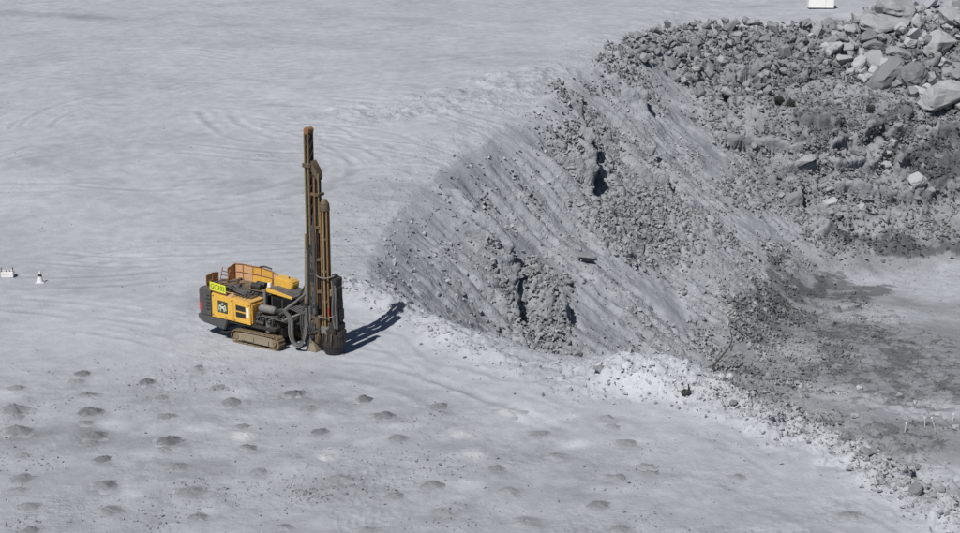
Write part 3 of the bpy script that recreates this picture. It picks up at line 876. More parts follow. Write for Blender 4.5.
for ri, row in enumerate(rows):
    for ci, (px, py, w, sh) in enumerate(row):
        if px > 480 and sh == 'd': sh = 'm'
        p = F1.cast(px, py - 2)[0]
        k = px_per_m(p)
        o = link('cuttings_mound', MM[sh][(ri * 5 + ci * 3) % 6])
        s = w / k * 1.65
        o.location = (p[0], p[1], p[2] - .015)
        o.scale = (s, s * random.uniform(.85, 1.15), s * (.165 if sh == 'd' else .115 if sh == 'm' else .08) * random.uniform(.85, 1.15))
        o.rotation_euler = (0, 0, random.uniform(0, 6.28))
        size = 'broad' if w >= 20 else ('small' if w <= 14 else 'low')
        tag(o, f'{size} {word[sh]} cuttings mound, {ORD[ci]} from the left in {ORD[ri]} row counted from rig', 'cuttings mound', 'mounds of drill cuttings on the bench')

# ------------------------------------------------------------------ generic mesh builder
class MB:
    def __init__(self): self.bm = bmesh.new()
    def box(self, x0, x1, y0, y1, z0, z1, bev=0.0, mat=None):
        r = bmesh.ops.create_cube(self.bm, size=1.0)
        vs_ = r['verts']
        bmesh.ops.scale(self.bm, vec=(abs(x1 - x0), abs(y1 - y0), abs(z1 - z0)), verts=vs_)
        bmesh.ops.translate(self.bm, vec=((x0 + x1) / 2, (y0 + y1) / 2, (z0 + z1) / 2), verts=vs_)
        if mat is not None: bmesh.ops.transform(self.bm, matrix=mat, verts=vs_)
        if bev:
            es = list({e for v in vs_ for e in v.link_edges})
            bmesh.ops.bevel(self.bm, geom=es, offset=bev, segments=2, affect='EDGES')
        return self
    def prism(self, pts, y0, y1, bev=0.0):
        """outline in x,z extruded along y"""
        a = [self.bm.verts.new((x, y0, z)) for x, z in pts]; b = [self.bm.verts.new((x, y1, z)) for x, z in pts]
        n = len(pts)
        fs = [self.bm.faces.new(a), self.bm.faces.new(b[::-1])]
        for i in range(n): fs.append(self.bm.faces.new((a[i], b[i], b[(i + 1) % n], a[(i + 1) % n])))
        bmesh.ops.recalc_face_normals(self.bm, faces=fs)
        if bev:
            es = list({e for f in fs for e in f.edges})
            bmesh.ops.bevel(self.bm, geom=es, offset=bev, segments=2, affect='EDGES')
        return self
    def plan(self, pts, z0, z1, bev=0.0):
        """outline in x,y extruded along z"""
        a = [self.bm.verts.new((x, y, z0)) for x, y in pts]; b = [self.bm.verts.new((x, y, z1)) for x, y in pts]
        n = len(pts)
        fs = [self.bm.faces.new(a), self.bm.faces.new(b[::-1])]
        for i in range(n): fs.append(self.bm.faces.new((a[i], b[i], b[(i + 1) % n], a[(i + 1) % n])))
        bmesh.ops.recalc_face_normals(self.bm, faces=fs)
        if bev:
            es = list({e for f in fs for e in f.edges})
            bmesh.ops.bevel(self.bm, geom=es, offset=bev, segments=2, affect='EDGES')
        return self
    def cyl(self, p, q, r, r2=None, seg=12):
        p = Vector(p); q = Vector(q); d = q - p
        res = bmesh.ops.create_cone(self.bm, cap_ends=True, segments=seg, radius1=r, radius2=r if r2 is None else r2, depth=d.length)
        m = Matrix.Translation((p + q) / 2) @ d.to_track_quat('Z', 'Y').to_matrix().to_4x4()
        bmesh.ops.transform(self.bm, matrix=m, verts=res['verts'])
        return self
    def tube(self, pts, r, seg=8, sub=6, taper=None):
        P = [Vector(p) for p in pts]
        if sub > 1 and len(P) > 2:
            out = []
            for i in range(len(P) - 1):
                p0 = P[max(i - 1, 0)]; p1 = P[i]; p2 = P[i + 1]; p3 = P[min(i + 2, len(P) - 1)]
                for k in range(sub):
                    t = k / sub
                    out.append(.5 * ((2 * p1) + (-p0 + p2) * t + (2 * p0 - 5 * p1 + 4 * p2 - p3) * t * t + (-p0 + 3 * p1 - 3 * p2 + p3) * t ** 3))
            out.append(P[-1]); P = out
        rings = []
        up = Vector((.3, .2, 1)).normalized()
        for i, p in enumerate(P):
            d = (P[min(i + 1, len(P) - 1)] - P[max(i - 1, 0)]).normalized()
            a = d.cross(up)
            if a.length < .05: a = d.cross(Vector((1, .1, 0)))
            a.normalize(); b = d.cross(a)
            rr = r if taper is None else r + (taper - r) * i / (len(P) - 1)
            rings.append([self.bm.verts.new(p + (a * math.cos(6.2832 * k / seg) + b * math.sin(6.2832 * k / seg)) * rr) for k in range(seg)])
        for A, B in zip(rings[:-1], rings[1:]):
            for k in range(seg): self.bm.faces.new((A[k], A[(k + 1) % seg], B[(k + 1) % seg], B[k]))
        self.bm.faces.new(rings[0][::-1]); self.bm.faces.new(rings[-1])
        return self
    def build(self, name, mat, parent=None, smooth=True):
        bmesh.ops.recalc_face_normals(self.bm, faces=self.bm.faces[:])
        me = bpy.data.meshes.new(name)
        self.bm.to_mesh(me); self.bm.free()
        me.materials.append(mat)
        if smooth:
            me.polygons.foreach_set('use_smooth', [True] * len(me.polygons))
            me.set_sharp_from_angle(angle=R(35))
        return link(name, me, None, parent)

def empty(name, loc, rz=0):
    o = bpy.data.objects.new(name, None); COL.objects.link(o)
    o.location = loc; o.rotation_euler = (0, 0, rz); o.empty_display_size = .2
    return o

def paint(name, rgb, rough=.5, metal=0.0, dust=.5, dust_rgb=(.33, .27, .20), grime=.25, scale=3.0, bump=.05):
    """worn, dusty paint: dust settles on faces that look up and in patches"""
    m, nt, N, L, b = new_mat(name)
    tc = N.new('ShaderNodeTexCoord'); ge = N.new('ShaderNodeNewGeometry')
    n1 = N.new('ShaderNodeTexNoise'); n1.inputs['Scale'].default_value = scale; n1.inputs['Detail'].default_value = 8; n1.inputs['Roughness'].default_value = .68
    n2 = N.new('ShaderNodeTexNoise'); n2.inputs['Scale'].default_value = scale * 6; n2.inputs['Detail'].default_value = 4
    L.new(ge.outputs['Position'], n1.inputs['Vector']); L.new(ge.outputs['Position'], n2.inputs['Vector'])
    sx = N.new('ShaderNodeSeparateXYZ'); L.new(ge.outputs['Normal'], sx.inputs[0])
    up = N.new('ShaderNodeMapRange'); up.inputs['From Min'].default_value = .2; up.inputs['From Max'].default_value = .95
    up.inputs['To Min'].default_value = .30; up.inputs['To Max'].default_value = 1.0; L.new(sx.outputs['Z'], up.inputs['Value'])
    pt = N.new('ShaderNodeMapRange'); pt.inputs['From Min'].default_value = .32; pt.inputs['From Max'].default_value = .62; L.new(n1.outputs['Fac'], pt.inputs['Value'])
    mu = N.new('ShaderNodeMath'); mu.operation = 'MULTIPLY'; L.new(up.outputs[0], mu.inputs[0]); L.new(pt.outputs[0], mu.inputs[1])
    md = N.new('ShaderNodeMath'); md.operation = 'MULTIPLY'; md.inputs[1].default_value = dust; L.new(mu.outputs[0], md.inputs[0])
    gr = N.new('ShaderNodeMapRange'); gr.inputs['From Min'].default_value = .35; gr.inputs['From Max'].default_value = .7
    gr.inputs['To Min'].default_value = 1 - grime; gr.inputs['To Max'].default_value = 1.05; L.new(n2.outputs['Fac'], gr.inputs['Value'])
    sc = N.new('ShaderNodeVectorMath'); sc.operation = 'SCALE'; sc.inputs[0].default_value = rgb; L.new(gr.outputs[0], sc.inputs['Scale'])
    mix = N.new('ShaderNodeMix'); mix.data_type = 'RGBA'
    L.new(md.outputs[0], mix.inputs['Factor']); L.new(sc.outputs[0], mix.inputs['A']); mix.inputs['B'].default_value = (*dust_rgb, 1)
    L.new(mix.outputs['Result'], b.inputs['Base Color'])
    rg_ = N.new('ShaderNodeMapRange'); rg_.inputs['To Min'].default_value = rough; rg_.inputs['To Max'].default_value = .95; L.new(md.outputs[0], rg_.inputs['Value'])
    L.new(rg_.outputs[0], b.inputs['Roughness'])
    b.inputs['Metallic'].default_value = metal
    if bump:
        bp = N.new('ShaderNodeBump'); bp.inputs['Strength'].default_value = bump; bp.inputs['Distance'].default_value = .02
        L.new(n2.outputs['Fac'], bp.inputs['Height']); L.new(bp.outputs[0], b.inputs['Normal'])
    return m

M_YEL = paint('yellow_paint', (.77, .445, .045), .5, 0, .8, (.44, .30, .15), .32)
M_YELTAN = paint('dusty_yellow_paint', (.66, .36, .045), .6, 0, .7, (.42, .29, .16), .3)
M_TAN = paint('rusty_guard', (.60, .35, .175), .75, 0, .5, (.46, .34, .23), .3)
M_RUSTRAIL = paint('rusty_rail', (.34, .15, .075), .7, 0, .35, (.38, .28, .2), .4)
M_DGREY = paint('dark_grey_paint', (.060, .062, .066), .55, 0, .45, (.22, .20, .18), .3)
M_CHAR = paint('charcoal_machinery', (.018, .017, .017), .6, 0, .5, (.16, .13, .105), .5, 5)
M_BLACK = paint('black_rubber', (.014, .014, .015), .6, 0, .3, (.16, .15, .14), .3, 5)
M_HOSE = paint('hydraulic_hose', (.045, .046, .048), .6, 0, .5, (.19, .18, .17), .3, 6)
M_MAST = paint('mast_steel', (.10, .074, .05), .65, .05, .75, (.27, .19, .12), .55, 3)
M_MASTED = paint('mast_edge', (.27, .215, .11), .6, .1, .4, (.30, .25, .17), .35, 3)
M_ROD = paint('rusty_drill_rod', (.30, .15, .065), .6, .1, .5, (.36, .23, .13), .6, 4)
M_TRACK = paint('dusty_track_steel', (.20, .145, .085), .75, .1, .7, (.38, .29, .19), .45, 5)
M_TRFRAME = paint('dusty_track_frame', (.25, .215, .15), .75, 0, .7, (.36, .30, .22), .35, 3)
M_RED = paint('red_lamp', (.42, .045, .03), .4, 0, .35, (.35, .22, .18), .25)
M_WHITE = paint('white_paint', (.78, .78, .76), .5, 0, .25, (.5, .48, .45), .12)
M_LIME = paint('lime_plate', (.62, .66, .04), .5, 0, .2, (.5, .47, .2), .12)
M_GLASS, _nt, _N, _L, _b = new_mat('cab_glass')
_b.inputs['Base Color'].default_value = (.012, .014, .015, 1); _b.inputs['Roughness'].default_value = .12; _b.inputs['Specular IOR Level'].default_value = .6
M_GREENPANEL = paint('dark_green_badge', (.035, .045, .025), .5, 0, .2, (.2, .2, .15), .2)
M_EMBLEM = paint('pale_emblem', (.50, .55, .42), .6, 0, .1, (.4, .4, .35), .1)
M_TEXT = paint('dark_lettering', (.10, .13, .01), .6, 0, .1, (.3, .3, .1), .1)
M_GREYM = paint('grey_receiver', (.16, .155, .15), .6, 0, .5, (.26, .24, .22), .3)
M_GREYWHITE = paint('weathered_white_plastic', (.62, .63, .65), .6, 0, .2, (.45, .45, .46), .15)
M_WOOD = paint('weathered_branch', (.05, .045, .04), .9, 0, .2, (.2, .2, .2), .4, 8)

# ------------------------------------------------------------------ drill rig (x forward, y to its left, z up; origin at the outer rear foot of the near track)
rig = empty('drill_rig', RIG, YAW)
tag(rig, 'yellow crawler drill rig with tall upright mast standing beside the pit crest', 'drill rig')

def track(y0, y1):
    L_, r, h = 3.05, .34, .68
    t = empty('crawler_track', (0, 0, 0)); t.parent = rig
    # shoes round the loop
    path = []
    n_top = 13
    rr = r - .05
    xa, xb = r, L_ - r
    def loop(s):
        straight = xb - xa; arc = math.pi * rr; tot = 2 * straight + 2 * arc
        s = s % tot
        if s < straight: return (xa + s, r - rr, 0.0)
        s -= straight
        if s < arc:
            a = -math.pi / 2 + s / rr; return (xb + rr * math.cos(a), r + rr * math.sin(a), s / rr)
        s -= arc
        if s < straight: return (xb - s, r + rr, math.pi)
        s -= straight
        a = math.pi / 2 + s / rr; return (xa + rr * math.cos(a), r + rr * math.sin(a), math.pi + s / rr)
    tot = 2 * (xb - xa) + 2 * math.pi * rr
    n = 42
    b = MB()
    for i in range(n):
        x, z, a = loop(i * tot / n)
        m = Matrix.Translation((x, 0, z)) @ Matrix.Rotation(-a, 4, 'Y')
        b.box(-.072, .072, y0, y1, -.05, -.012, .006, m)
        b.box(-.02, .012, y0, y1, -.085, -.045, 0, m)
    b.build('track_shoes', M_TRACK, t)
    f = MB()
    f.prism([(.35, .14), (.30, .36), (.55, .56), (1.6, .60), (2.5, .56), (2.75, .36), (2.68, .14)], y0 + .05, y1 - .05, .015)
    fo = f.build('track_frame', M_TRFRAME, t)
    ow = y0 if y0 < 1 else y1
    s = -1 if y0 < 1 else 1
    MB().box(.62, 1.42, ow + .03 * s * -1, ow - .005 * s * -1 * -1 + 0 * s, .20, .46, .01).build('frame_cover', M_TRFRAME, t)
    MB().box(1.50, 2.38, ow + .03 * s * -1, ow + .004 * s, .17, .43, .01).build('frame_cover', M_TRFRAME, t)
    for x in (r, L_ - r):
        MB().cyl((x, y0 + .09, r), (x, y1 - .09, r), rr - .03, seg=20).cyl((x, y0 + .02, r), (x, y1 - .02, r), .12, seg=12).build('sprocket' if x < 1 else 'idler', M_TRACK, t)
    rb = MB()
    for k in range(6): rb.cyl((.62 + k * .36, y0 + .08, .15), (.62 + k * .36, y1 - .08, .15), .10, seg=12)
    rb.build('track_rollers', M_CHAR, t)
track(0, .48); track(2.02, 2.5)
MB().box(.45, 2.55, .48, 2.02, .34, .80, .03).box(.2, 2.8, .9, 1.6, .5, .95, .03).build('chassis', M_CHAR, rig)
MB().box(-.25, 2.75, .12, 2.38, .92, 1.08, .02).build('deck_frame', M_CHAR, rig)

# rear: dark counterweight and rounded housing
MB().prism([(-2.2, 1.12), (-2.15, .88), (-1.85, .72), (-.45, .52), (-.22, 1.12)], .03, 2.42, .04).build('counterweight', M_DGREY, rig)
cr = []
def arc(cx, cy, r, a0, a1, n=8): return [(cx + r * math.cos(R(a0 + (a1 - a0) * i / n)), cy + r * math.sin(R(a0 + (a1 - a0) * i / n))) for i in range(n + 1)]
out = [(-1.26, .02)] + [(-1.26, 2.43)] + arc(-1.80, 1.98, .45, 90, 180) + arc(-1.80, .47, .45, 180, 270)
MB().plan(out, 1.13, 2.42, .03).build('rear_housing', M_DGREY, rig)
for k in range(5):
    z = 1.42 + k * .18
    MB().box(-1.55, -1.33, -.004, .03, z, z + .06, .01).build('louvre', M_BLACK, rig)
lamp = MB(); lamp.plan(arc(-1.80, .47, .475, 208, 264) + arc(-1.80, .47, .40, 264, 208), 1.28, 1.72, .02); lamp.build('tail_lamp', M_RED, rig)
rim_ = MB(); rim_.plan(arc(-1.80, .47, .468, 200, 226) + arc(-1.80, .47, .40, 226, 200), 1.72, 2.36, .01); rim_.build('rear_trim', M_RED, rig)
MB().box(-.75, -.25, .06, .5, .36, .42, .01).build('mud_flap', M_BLACK, rig)

# engine hood with its side doors
hood = MB(); hood.prism([(-1.22, 1.10), (1.28, 1.06), (1.32, 1.95), (1.22, 2.16), (-1.22, 2.36)], .05, 1.12, .025)
hd = hood.build('engine_hood', M_YEL, rig)
def side_panel(name, x0, x1, z0a, z0b, z1a, z1b, y=.012, mat=M_YEL, parent=rig, th=.05):
    return MB().prism([(x0, z0a), (x1, z0b), (x1, z1b), (x0, z1a)], y, y + th, .01).build(name, mat, parent)
d1 = side_panel('hood_door', -1.20, .20, 1.12, 1.10, 2.33, 2.22)
side_panel('hood_door', .215, 1.29, 1.10, 1.06, 2.215, 2.13)
bd = MB().prism([(-.80, 1.43), (-.17, 1.40), (-.17, 2.00), (-.80, 2.04)], -.004, .03, .012).build('badge', M_GREENPANEL, rig)
em = MB()
em.tube([(-.70, -.012, 1.55), (-.66, -.012, 1.80), (-.56, -.012, 1.70), (-.485, -.012, 1.72), (-.41, -.012, 1.70), (-.31, -.012, 1.80), (-.27, -.012, 1.55)], .035, 6, 4)
em.tube([(-.60, -.012, 1.50), (-.585, -.012, 1.62), (-.485, -.012, 1.68), (-.385, -.012, 1.62), (-.37, -.012, 1.50)], .040, 6, 4)
em.cyl((-.485, -.018, 1.88), (-.485, 0, 1.88), .06, seg=10)
em.build('emblem', M_EMBLEM, bd)
for z0, z1 in ((1.70, 1.98), (1.36, 1.63)):
    gq = MB().prism([(.36, z0), (.98, z0 - .03), (.98, z1 - .04), (.36, z1)], -.002, .03, .01).build('vent_grille', M_BLACK, rig)
    for k in range(4):
        zz = z0 + .05 + k * .06
        MB().box(.38, .96, -.014, .0, zz - .015, zz + .008).build('vent_slat', M_CHAR, gq)
MB().prism([(1.03, 1.40), (1.20, 1.39), (1.20, 1.90), (1.03, 1.92)], -.001, .03, .006).build('white_placard', M_WHITE, rig)
for x, z in ((-1.1, 1.25), (.1, 1.2), (.1, 2.12), (.30, 1.17), (1.2, 2.05), (-1.1, 2.22), (-.3, 1.2)):
    MB().cyl((x, -.004, z), (x, .02, z), .035, seg=8).build('latch', M_CHAR, rig)
# tan sloping top of the hood, open engine bay behind it
MB().prism([(.05, 2.24), (1.27, 2.16), (1.27, 2.20), (.05, 2.28)], .10, 1.30, .01).build('hood_lid', M_YELTAN, rig)
MB().prism([(-1.2, 2.35), (.03, 2.25), (.03, 2.30), (-1.2, 2.40)], .10, .55, .01).build('hood_lid', M_TAN, rig)
MB().box(-1.25, 1.5, 1.13, 2.40, 1.08, 2.30, .03).build('engine_bay', M_CHAR, rig)
MB().box(-1.9, 1.2, 1.2, 2.38, 2.43, 2.47, .01).build('deck_plate', M_MAST, rig)
MB().box(1.28, 1.34, .12, 1.2, 1.12, 2.05, .01).build('front_bulkhead', M_YELTAN, rig)
eng = MB()
eng.box(-1.1, -.45, .65, 1.4, 2.2, 2.52, .05).box(-.5, .25, .75, 1.25, 2.2, 2.44, .05).cyl((-.9, 1.0, 2.5), (-.15, 1.05, 2.58), .13).cyl((.0, .8, 2.42), (.55, 1.0, 2.42), .09).box(.4, 1.0, 1.2, 2.0, 2.1, 2.32, .04)
eng.build('engine_block', M_CHAR, rig)
for y in (1.42, 1.78):
    MB().cyl((.35, y, 2.60), (.85, y, 2.60), .17, seg=16).cyl((.30, y, 2.60), (.36, y, 2.60), .18, seg=16).build('air_filter', M_BLACK, rig)
for k in range(7):
    y = .45 + .12 * k
    MB().tube([(-1.0 + .1 * k, y, 2.42), (-.6 + .05 * k, y + .1, 2.62 + .03 * (k % 3)), (.0, y + .05, 2.50), (.5 + .06 * k, y + .15, 2.32)], .028, 6, 5).build('engine_hose', M_HOSE, rig)
MB().tube([(-.75, 1.55, 2.1), (-.75, 1.55, 2.72), (-.55, 1.55, 2.80)], .07, 10, 4).build('exhaust_pipe', M_MAST, rig)

MB().prism([(-.2, 2.30), (.9, 2.235), (.95, 2.27), (-.2, 2.34)], .5, 1.05, .01).build('engine_grate', M_MAST, rig)
for k in range(5):
    MB().tube([(-.1 + .2 * k, .35, 2.29 - .012 * k), (.05 + .2 * k, .6, 2.36), (.1 + .2 * k, .9, 2.36), (.0 + .2 * k, 1.25, 2.42)], .022, 6, 5).build('engine_hose', M_BLACK, rig)
# number plate
pl = MB().prism([(-1.30, 2.50), (-.27, 2.42), (-.27, 2.83), (-1.30, 2.91)], .02, .06, .006).build('number_plate', M_LIME, rig)
MB().prism([(-1.33, 2.46), (-.24, 2.38), (-.24, 2.42), (-1.33, 2.50)], .02, .12, .004).build('plate_bracket', M_RUSTRAIL, rig)
cu = bpy.data.curves.new('plate_text', 'FONT'); cu.body = 'GC302'; cu.size = .34; cu.extrude = .004; cu.align_x = 'CENTER'; cu.align_y = 'CENTER'
tmp = bpy.data.objects.new('tmp', cu); COL.objects.link(tmp)
bpy.context.view_layer.update()
tme = bpy.data.meshes.new_from_object(tmp.evaluated_get(bpy.context.evaluated_depsgraph_get()))
bpy.data.objects.remove(tmp)
tme.materials.clear(); tme.materials.append(M_TEXT)
to = link('lettering', tme, None, pl)
to.location = (-.785, .014, 2.665); to.rotation_euler = (R(90), R(4.5), 0); to.scale = (.93, 1.0, 1)

# guard rails with dusty sheet panels on the far side and the rear
def rail(pts, z0, z1, mids=(.5,), posts=None, panels=True, pm=M_TAN, r=.024):
    """fence between plan points: posts, top and middle rails, sheet panels"""
    n = len(pts)
    for i, (x, y) in enumerate(pts):
        zt = z1[i]
        MB().cyl((x, y, z0[i]), (x, y, zt), r, seg=8).build('rail_post', M_RUSTRAIL, rig)
    for i in range(n - 1):
        (xa, ya), (xb, yb) = pts[i], pts[i + 1]
        MB().cyl((xa, ya, z1[i]), (xb, yb, z1[i + 1]), r * 1.1, seg=8).build('top_rail', M_RUSTRAIL, rig)
        for m in mids:
            MB().cyl((xa, ya, z0[i] + (z1[i] - z0[i]) * m), (xb, yb, z0[i + 1] + (z1[i + 1] - z0[i + 1]) * m), r * .9, seg=8).build('mid_rail', M_RUSTRAIL, rig)
        if panels:
            d = Vector((xb - xa, yb - ya, 0)).normalized(); nn = Vector((-d.y, d.x, 0)) * .012
            off = nn * 2.6
            bm = bmesh.new()
            q = [Vector((xa, ya, z0[i] + .04)), Vector((xb, yb, z0[i + 1] + .04)), Vector((xb, yb, z1[i + 1] - .03)), Vector((xa, ya, z1[i] - .03))]
            f = [bm.verts.new(v + off + nn) for v in q]; g_ = [bm.verts.new(v + off - nn) for v in q]
            bm.faces.new(f); bm.faces.new(g_[::-1])
            for k in range(4): bm.faces.new((f[k], f[(k + 1) % 4], g_[(k + 1) % 4], g_[k]))
            b = MB(); b.bm.free(); b.bm = bm
            b.build('guard_panel', pm if not callable(pm) else pm(i), rig)
rail([(-1.70, 1.85), (-1.70, 2.42), (-1.20, 2.45), (-.55, 2.45), (.0, 2.45), (.75, 2.45), (1.75, 2.45)], [2.40] * 6 + [2.35],
     [3.12, 3.24, 3.28, 3.26, 3.28, 3.18, 2.72], mids=(.52,), pm=lambda i: M_YELTAN if i in (3, 4) else M_TAN)
MB().box(-.52, .72, 2.40, 2.44, 2.42, 2.76, .01).build('yellow_guard', M_YEL, rig)
MB().tube([(-.05, 2.44, 3.30), (.25, 2.44, 3.36), (.7, 2.44, 3.30)], .045, 8, 4).build('rail_pad', M_CHAR, rig)
rail([(-1.98, .55), (-1.92, .95), (-1.9, 1.35)], [2.40] * 3, [2.98, 3.06, 3.0], mids=(.45,))
# leaning ladder on the rear deck
for dx in (0, .42):
    MB().cyl((-1.55 + dx * .3, 1.0 + dx, 2.40), (-1.50 + dx * .3, 1.25 + dx, 3.35 - dx * .5), .028, seg=8).build('ladder_rail', M_RUSTRAIL, rig)
for k in range(4):
    t = .15 + k * .22
    MB().cyl((-1.55 + .05 * t, 1.0 + .25 * t, 2.40 + .95 * t), (-1.42 + .05 * t, 1.42 + .25 * t, 2.40 + .74 * t), .022, seg=8).build('ladder_rung', M_RUSTRAIL, rig)
MB().tube([(-1.75, .6, 2.6), (-1.3, .95, 2.75), (-1.0, 1.5, 2.6), (-.7, 1.9, 2.7)], .03, 8, 5).build('rear_hose', M_HOSE, rig)

# cab and roof box
cab = MB(); cab.prism([(1.62, 1.08), (2.85, 1.08), (3.05, 1.75), (3.02, 2.52), (1.62, 2.62)], 1.22, 2.42, .03)
cab_o = cab.build('cab', M_DGREY, rig)
for x0, x1 in ((1.72, 2.30), (2.37, 2.96)):
    MB().prism([(x0, 1.75), (x1, 1.72), (x1, 2.44 - (x1 - 1.62) * .05), (x0, 2.50 - (x0 - 1.62) * .05)], 1.195, 1.23, .008).build('window', M_GLASS, cab_o)
MB().box(3.02, 3.05, 1.35, 2.3, 1.78, 2.42, .008).build('windscreen', M_GLASS, cab_o)
MB().prism([(1.55, 2.60), (3.20, 2.47), (3.24, 2.53), (1.55, 2.72)], 1.10, 2.45, .02).build('cab_roof', M_DGREY, cab_o)
MB().prism([(1.50, 2.56), (3.12, 2.42), (3.12, 2.53), (1.50, 2.80)], 1.02, 1.10, .01).build('roof_fascia', M_YEL, cab_o)
rb = MB(); rb.prism([(1.30, 2.62), (2.42, 2.60), (2.50, 2.92), (2.38, 3.06), (1.30, 3.12)], 1.85, 2.45, .05); rb.build('roof_box', M_YEL, rig)
MB().cyl((2.05, 2.15, 3.05), (2.05, 2.15, 3.16), .035, seg=8).build('roof_knob', M_CHAR, rig)
MB().cyl((1.10, 1.75, 2.45), (1.10, 1.75, 2.60), .10, seg=12).build('beacon_base', M_RED, rig)
MB().cyl((1.10, 1.75, 2.60), (1.10, 1.75, 2.80), .12, .09, seg=14).build('beacon', M_WHITE, rig)
MB().box(1.36, 1.52, .92, 1.12, 1.3, 2.66, .02).build('grey_post', M_GREYM, rig)

# hydraulics in front of the hood
rec = MB(); rec.cyl((1.55, .55, 1.86), (2.35, .55, 1.86), .20, seg=20).cyl((1.45, .55, 1.86), (1.55, .55, 1.86), .12, .20, seg=20).cyl((2.35, .55, 1.86), (2.46, .55, 1.86), .20, .11, seg=20)
rec.build('air_receiver', M_GREYM, rig)
vb_ = MB()
vb_.box(1.40, 2.0, .25, 1.15, 1.02, 1.55, .04).box(2.05, 2.75, .45, 1.1, .95, 1.35, .04).box(1.5, 1.8, .15, .5, 1.5, 1.72, .02).cyl((1.5, .2, 1.25), (2.0, .2, 1.2), .09).cyl((1.55, .2, 1.5), (1.95, .35, 1.48), .08).box(2.2, 2.6, .4, .7, 1.35, 1.6, .03)
vb_.build('valve_bank', M_CHAR, rig)
for k in range(9):
    x = 1.45 + .13 * k
    MB().tube([(x, .18 + .03 * (k % 4), 1.15), (x + .1, .10 + .04 * (k % 3), 1.45 + .06 * (k % 3)), (x + .35, .3, 1.62 - .04 * (k % 4)), (x + .7, .55, 1.35)], .026, 6, 5).build('hydraulic_hose', M_HOSE, rig)
MB().cyl((2.2, .3, .95), (2.2, .3, 1.35), .12, seg=14).cyl((2.2, .3, .82), (2.2, .3, .95), .15, seg=14).build('oil_filter', M_GREYM, rig)
MB().box(2.55, 2.8, .55, 1.9, .5, 1.0, .04).build('front_frame', M_CHAR, rig)

# boom and stays that carry the mast
bo = MB(); bo.prism([(2.5, .95), (3.75, 1.25), (3.85, 1.85), (3.4, 1.95), (2.5, 1.45)], 1.1, 1.45, .04); bo.build('boom', M_CHAR, rig)
for y in (.88, 1.55):
    MB().cyl((2.35, y, 1.55), (3.05, y, 2.25), .075, seg=12).cyl((3.05, y, 2.25), (3.72, y, 2.95), .05, seg=12).build('lift_cylinder', M_GREYM if y < 1 else M_CHAR, rig)
MB().cyl((2.6, .78, 1.30), (3.75, .92, 2.05), .055, seg=10).build('swing_cylinder', M_GREYM, rig)
MB().cyl((2.9, 1.0, 1.7), (3.78, 1.05, 3.7), .045, seg=10).build('mast_stay', M_CHAR, rig)
for k in range(6):
    q = .03 * k
    MB().tube([(2.40, .72 - q, 1.62 + q), (2.80, .58 - q * .3, 1.86 + q), (3.08 + q, .50, 1.55 + q * .6), (3.10 + q, .48 + q * .2, .80 + q * .3), (3.30 + q * .2, .50 + q * .3, .28 + q * 1.0), (3.62 - q * .4, .54, .36 + q), (3.84 - q, .62, .95), (3.84 - q * .8, .74, 1.7), (3.76 - q * .3, .86, 2.7)], .034, 8, 6).build('hose_loop', M_HOSE if k % 3 else M_GREYM, rig)
for k in range(5):
    q = .06 * k
    MB().tube([(2.5, .9 + q, 1.5), (2.95, .8 + q, 2.0 + q), (3.45, .85 + q, 1.95 + q), (3.74, .95 + q, 2.8 + q * 3)], .03, 6, 6).build('hydraulic_hose', M_HOSE, rig)

# mast
for ch in list(rig.children):          # the boom, stays and hoses reach out to the mast
    if ch.name.split('.')[0] in ('boom', 'lift_cylinder', 'swing_cylinder', 'mast_stay', 'hose_loop', 'hydraulic_hose'):
        for v in ch.data.vertices: v.co.x += .42 * min(1.0, max(0.0, (v.co.x - 2.5) / 1.1))
mast = empty('mast', (4.28, 1.2, 0)); mast.parent = rig
fb = MB()
for y in (-.15, .15):
    for x in (-.11, .11): fb.box(x - .03, x + .03, y - .03, y + .03, .55, 10.85, .006)
for k in range(21):
    z = .75 + k * .49
    for y in (-.17, .17): fb.cyl((-.13, y, z), (.13, y, z + .45), .018, seg=6)
    for x in (-.13, .13): fb.cyl((x, -.17, z), (x, .17, z + .45), .018, seg=6)
fb.build('feed_beam', M_MAST, mast)
MB().box(-.12, .12, -.14, .14, .6, 10.7, .01).build('beam_core', M_CHAR, mast)
MB().box(-.16, -.10, -.215, -.185, 5.1, 10.8, .006).build('beam_edge', M_MASTED, mast)
MB().box(.06, .11, -.215, -.185, 2.5, 10.8, .006).build('beam_edge', M_MASTED, mast)
MB().cyl((-.0, -.2, 10.92), (-.0, .2, 10.92), .16, seg=18).box(-.12, .12, -.17, .17, 10.7, 10.95, .02).build('crown_sheave', M_ROD, mast)
MB().box(-.26, .24, -.25, .25, 9.15, 9.35, .02).build('beam_clamp', M_MAST, mast)
MB().cyl((-.27, -.26, 1.8), (-.17, -.24, 5.9), .055, .04, seg=10).build('mast_cable_guard', M_MASTED, mast)
MB().cyl((-.15, -.3, 1.4), (-.08, -.27, 4.9), .07, seg=10).build('feed_cylinder', M_GREYM, mast)
MB().prism([(-.22, 1.2), (.06, 1.2), (.08, 5.2), (-.12, 5.2)], -.24, -.19, .01).build('beam_side_plate', M_CHAR, mast)
for k in range(9):
    z = 1.2 + .47 * k
    MB().box(.10, .34, -.30, -.12, z, z + .22 + .1 * (k % 3), .03).build('mast_fitting', (M_CHAR, M_MAST, M_BLACK)[k % 3], mast)
# rear hose bundle down the mast
for k in range(5):
    MB().tube([(.22 + .03 * k, -.2, 6.2 + .2 * k), (.28 + .03 * k, -.28, 5.2), (.20 + .045 * k, -.25, 3.8), (.24 + .03 * k, -.28, 2.2), (.15, -.2, 1.0)], .036, 6, 6).build('mast_hose', M_HOSE, mast)
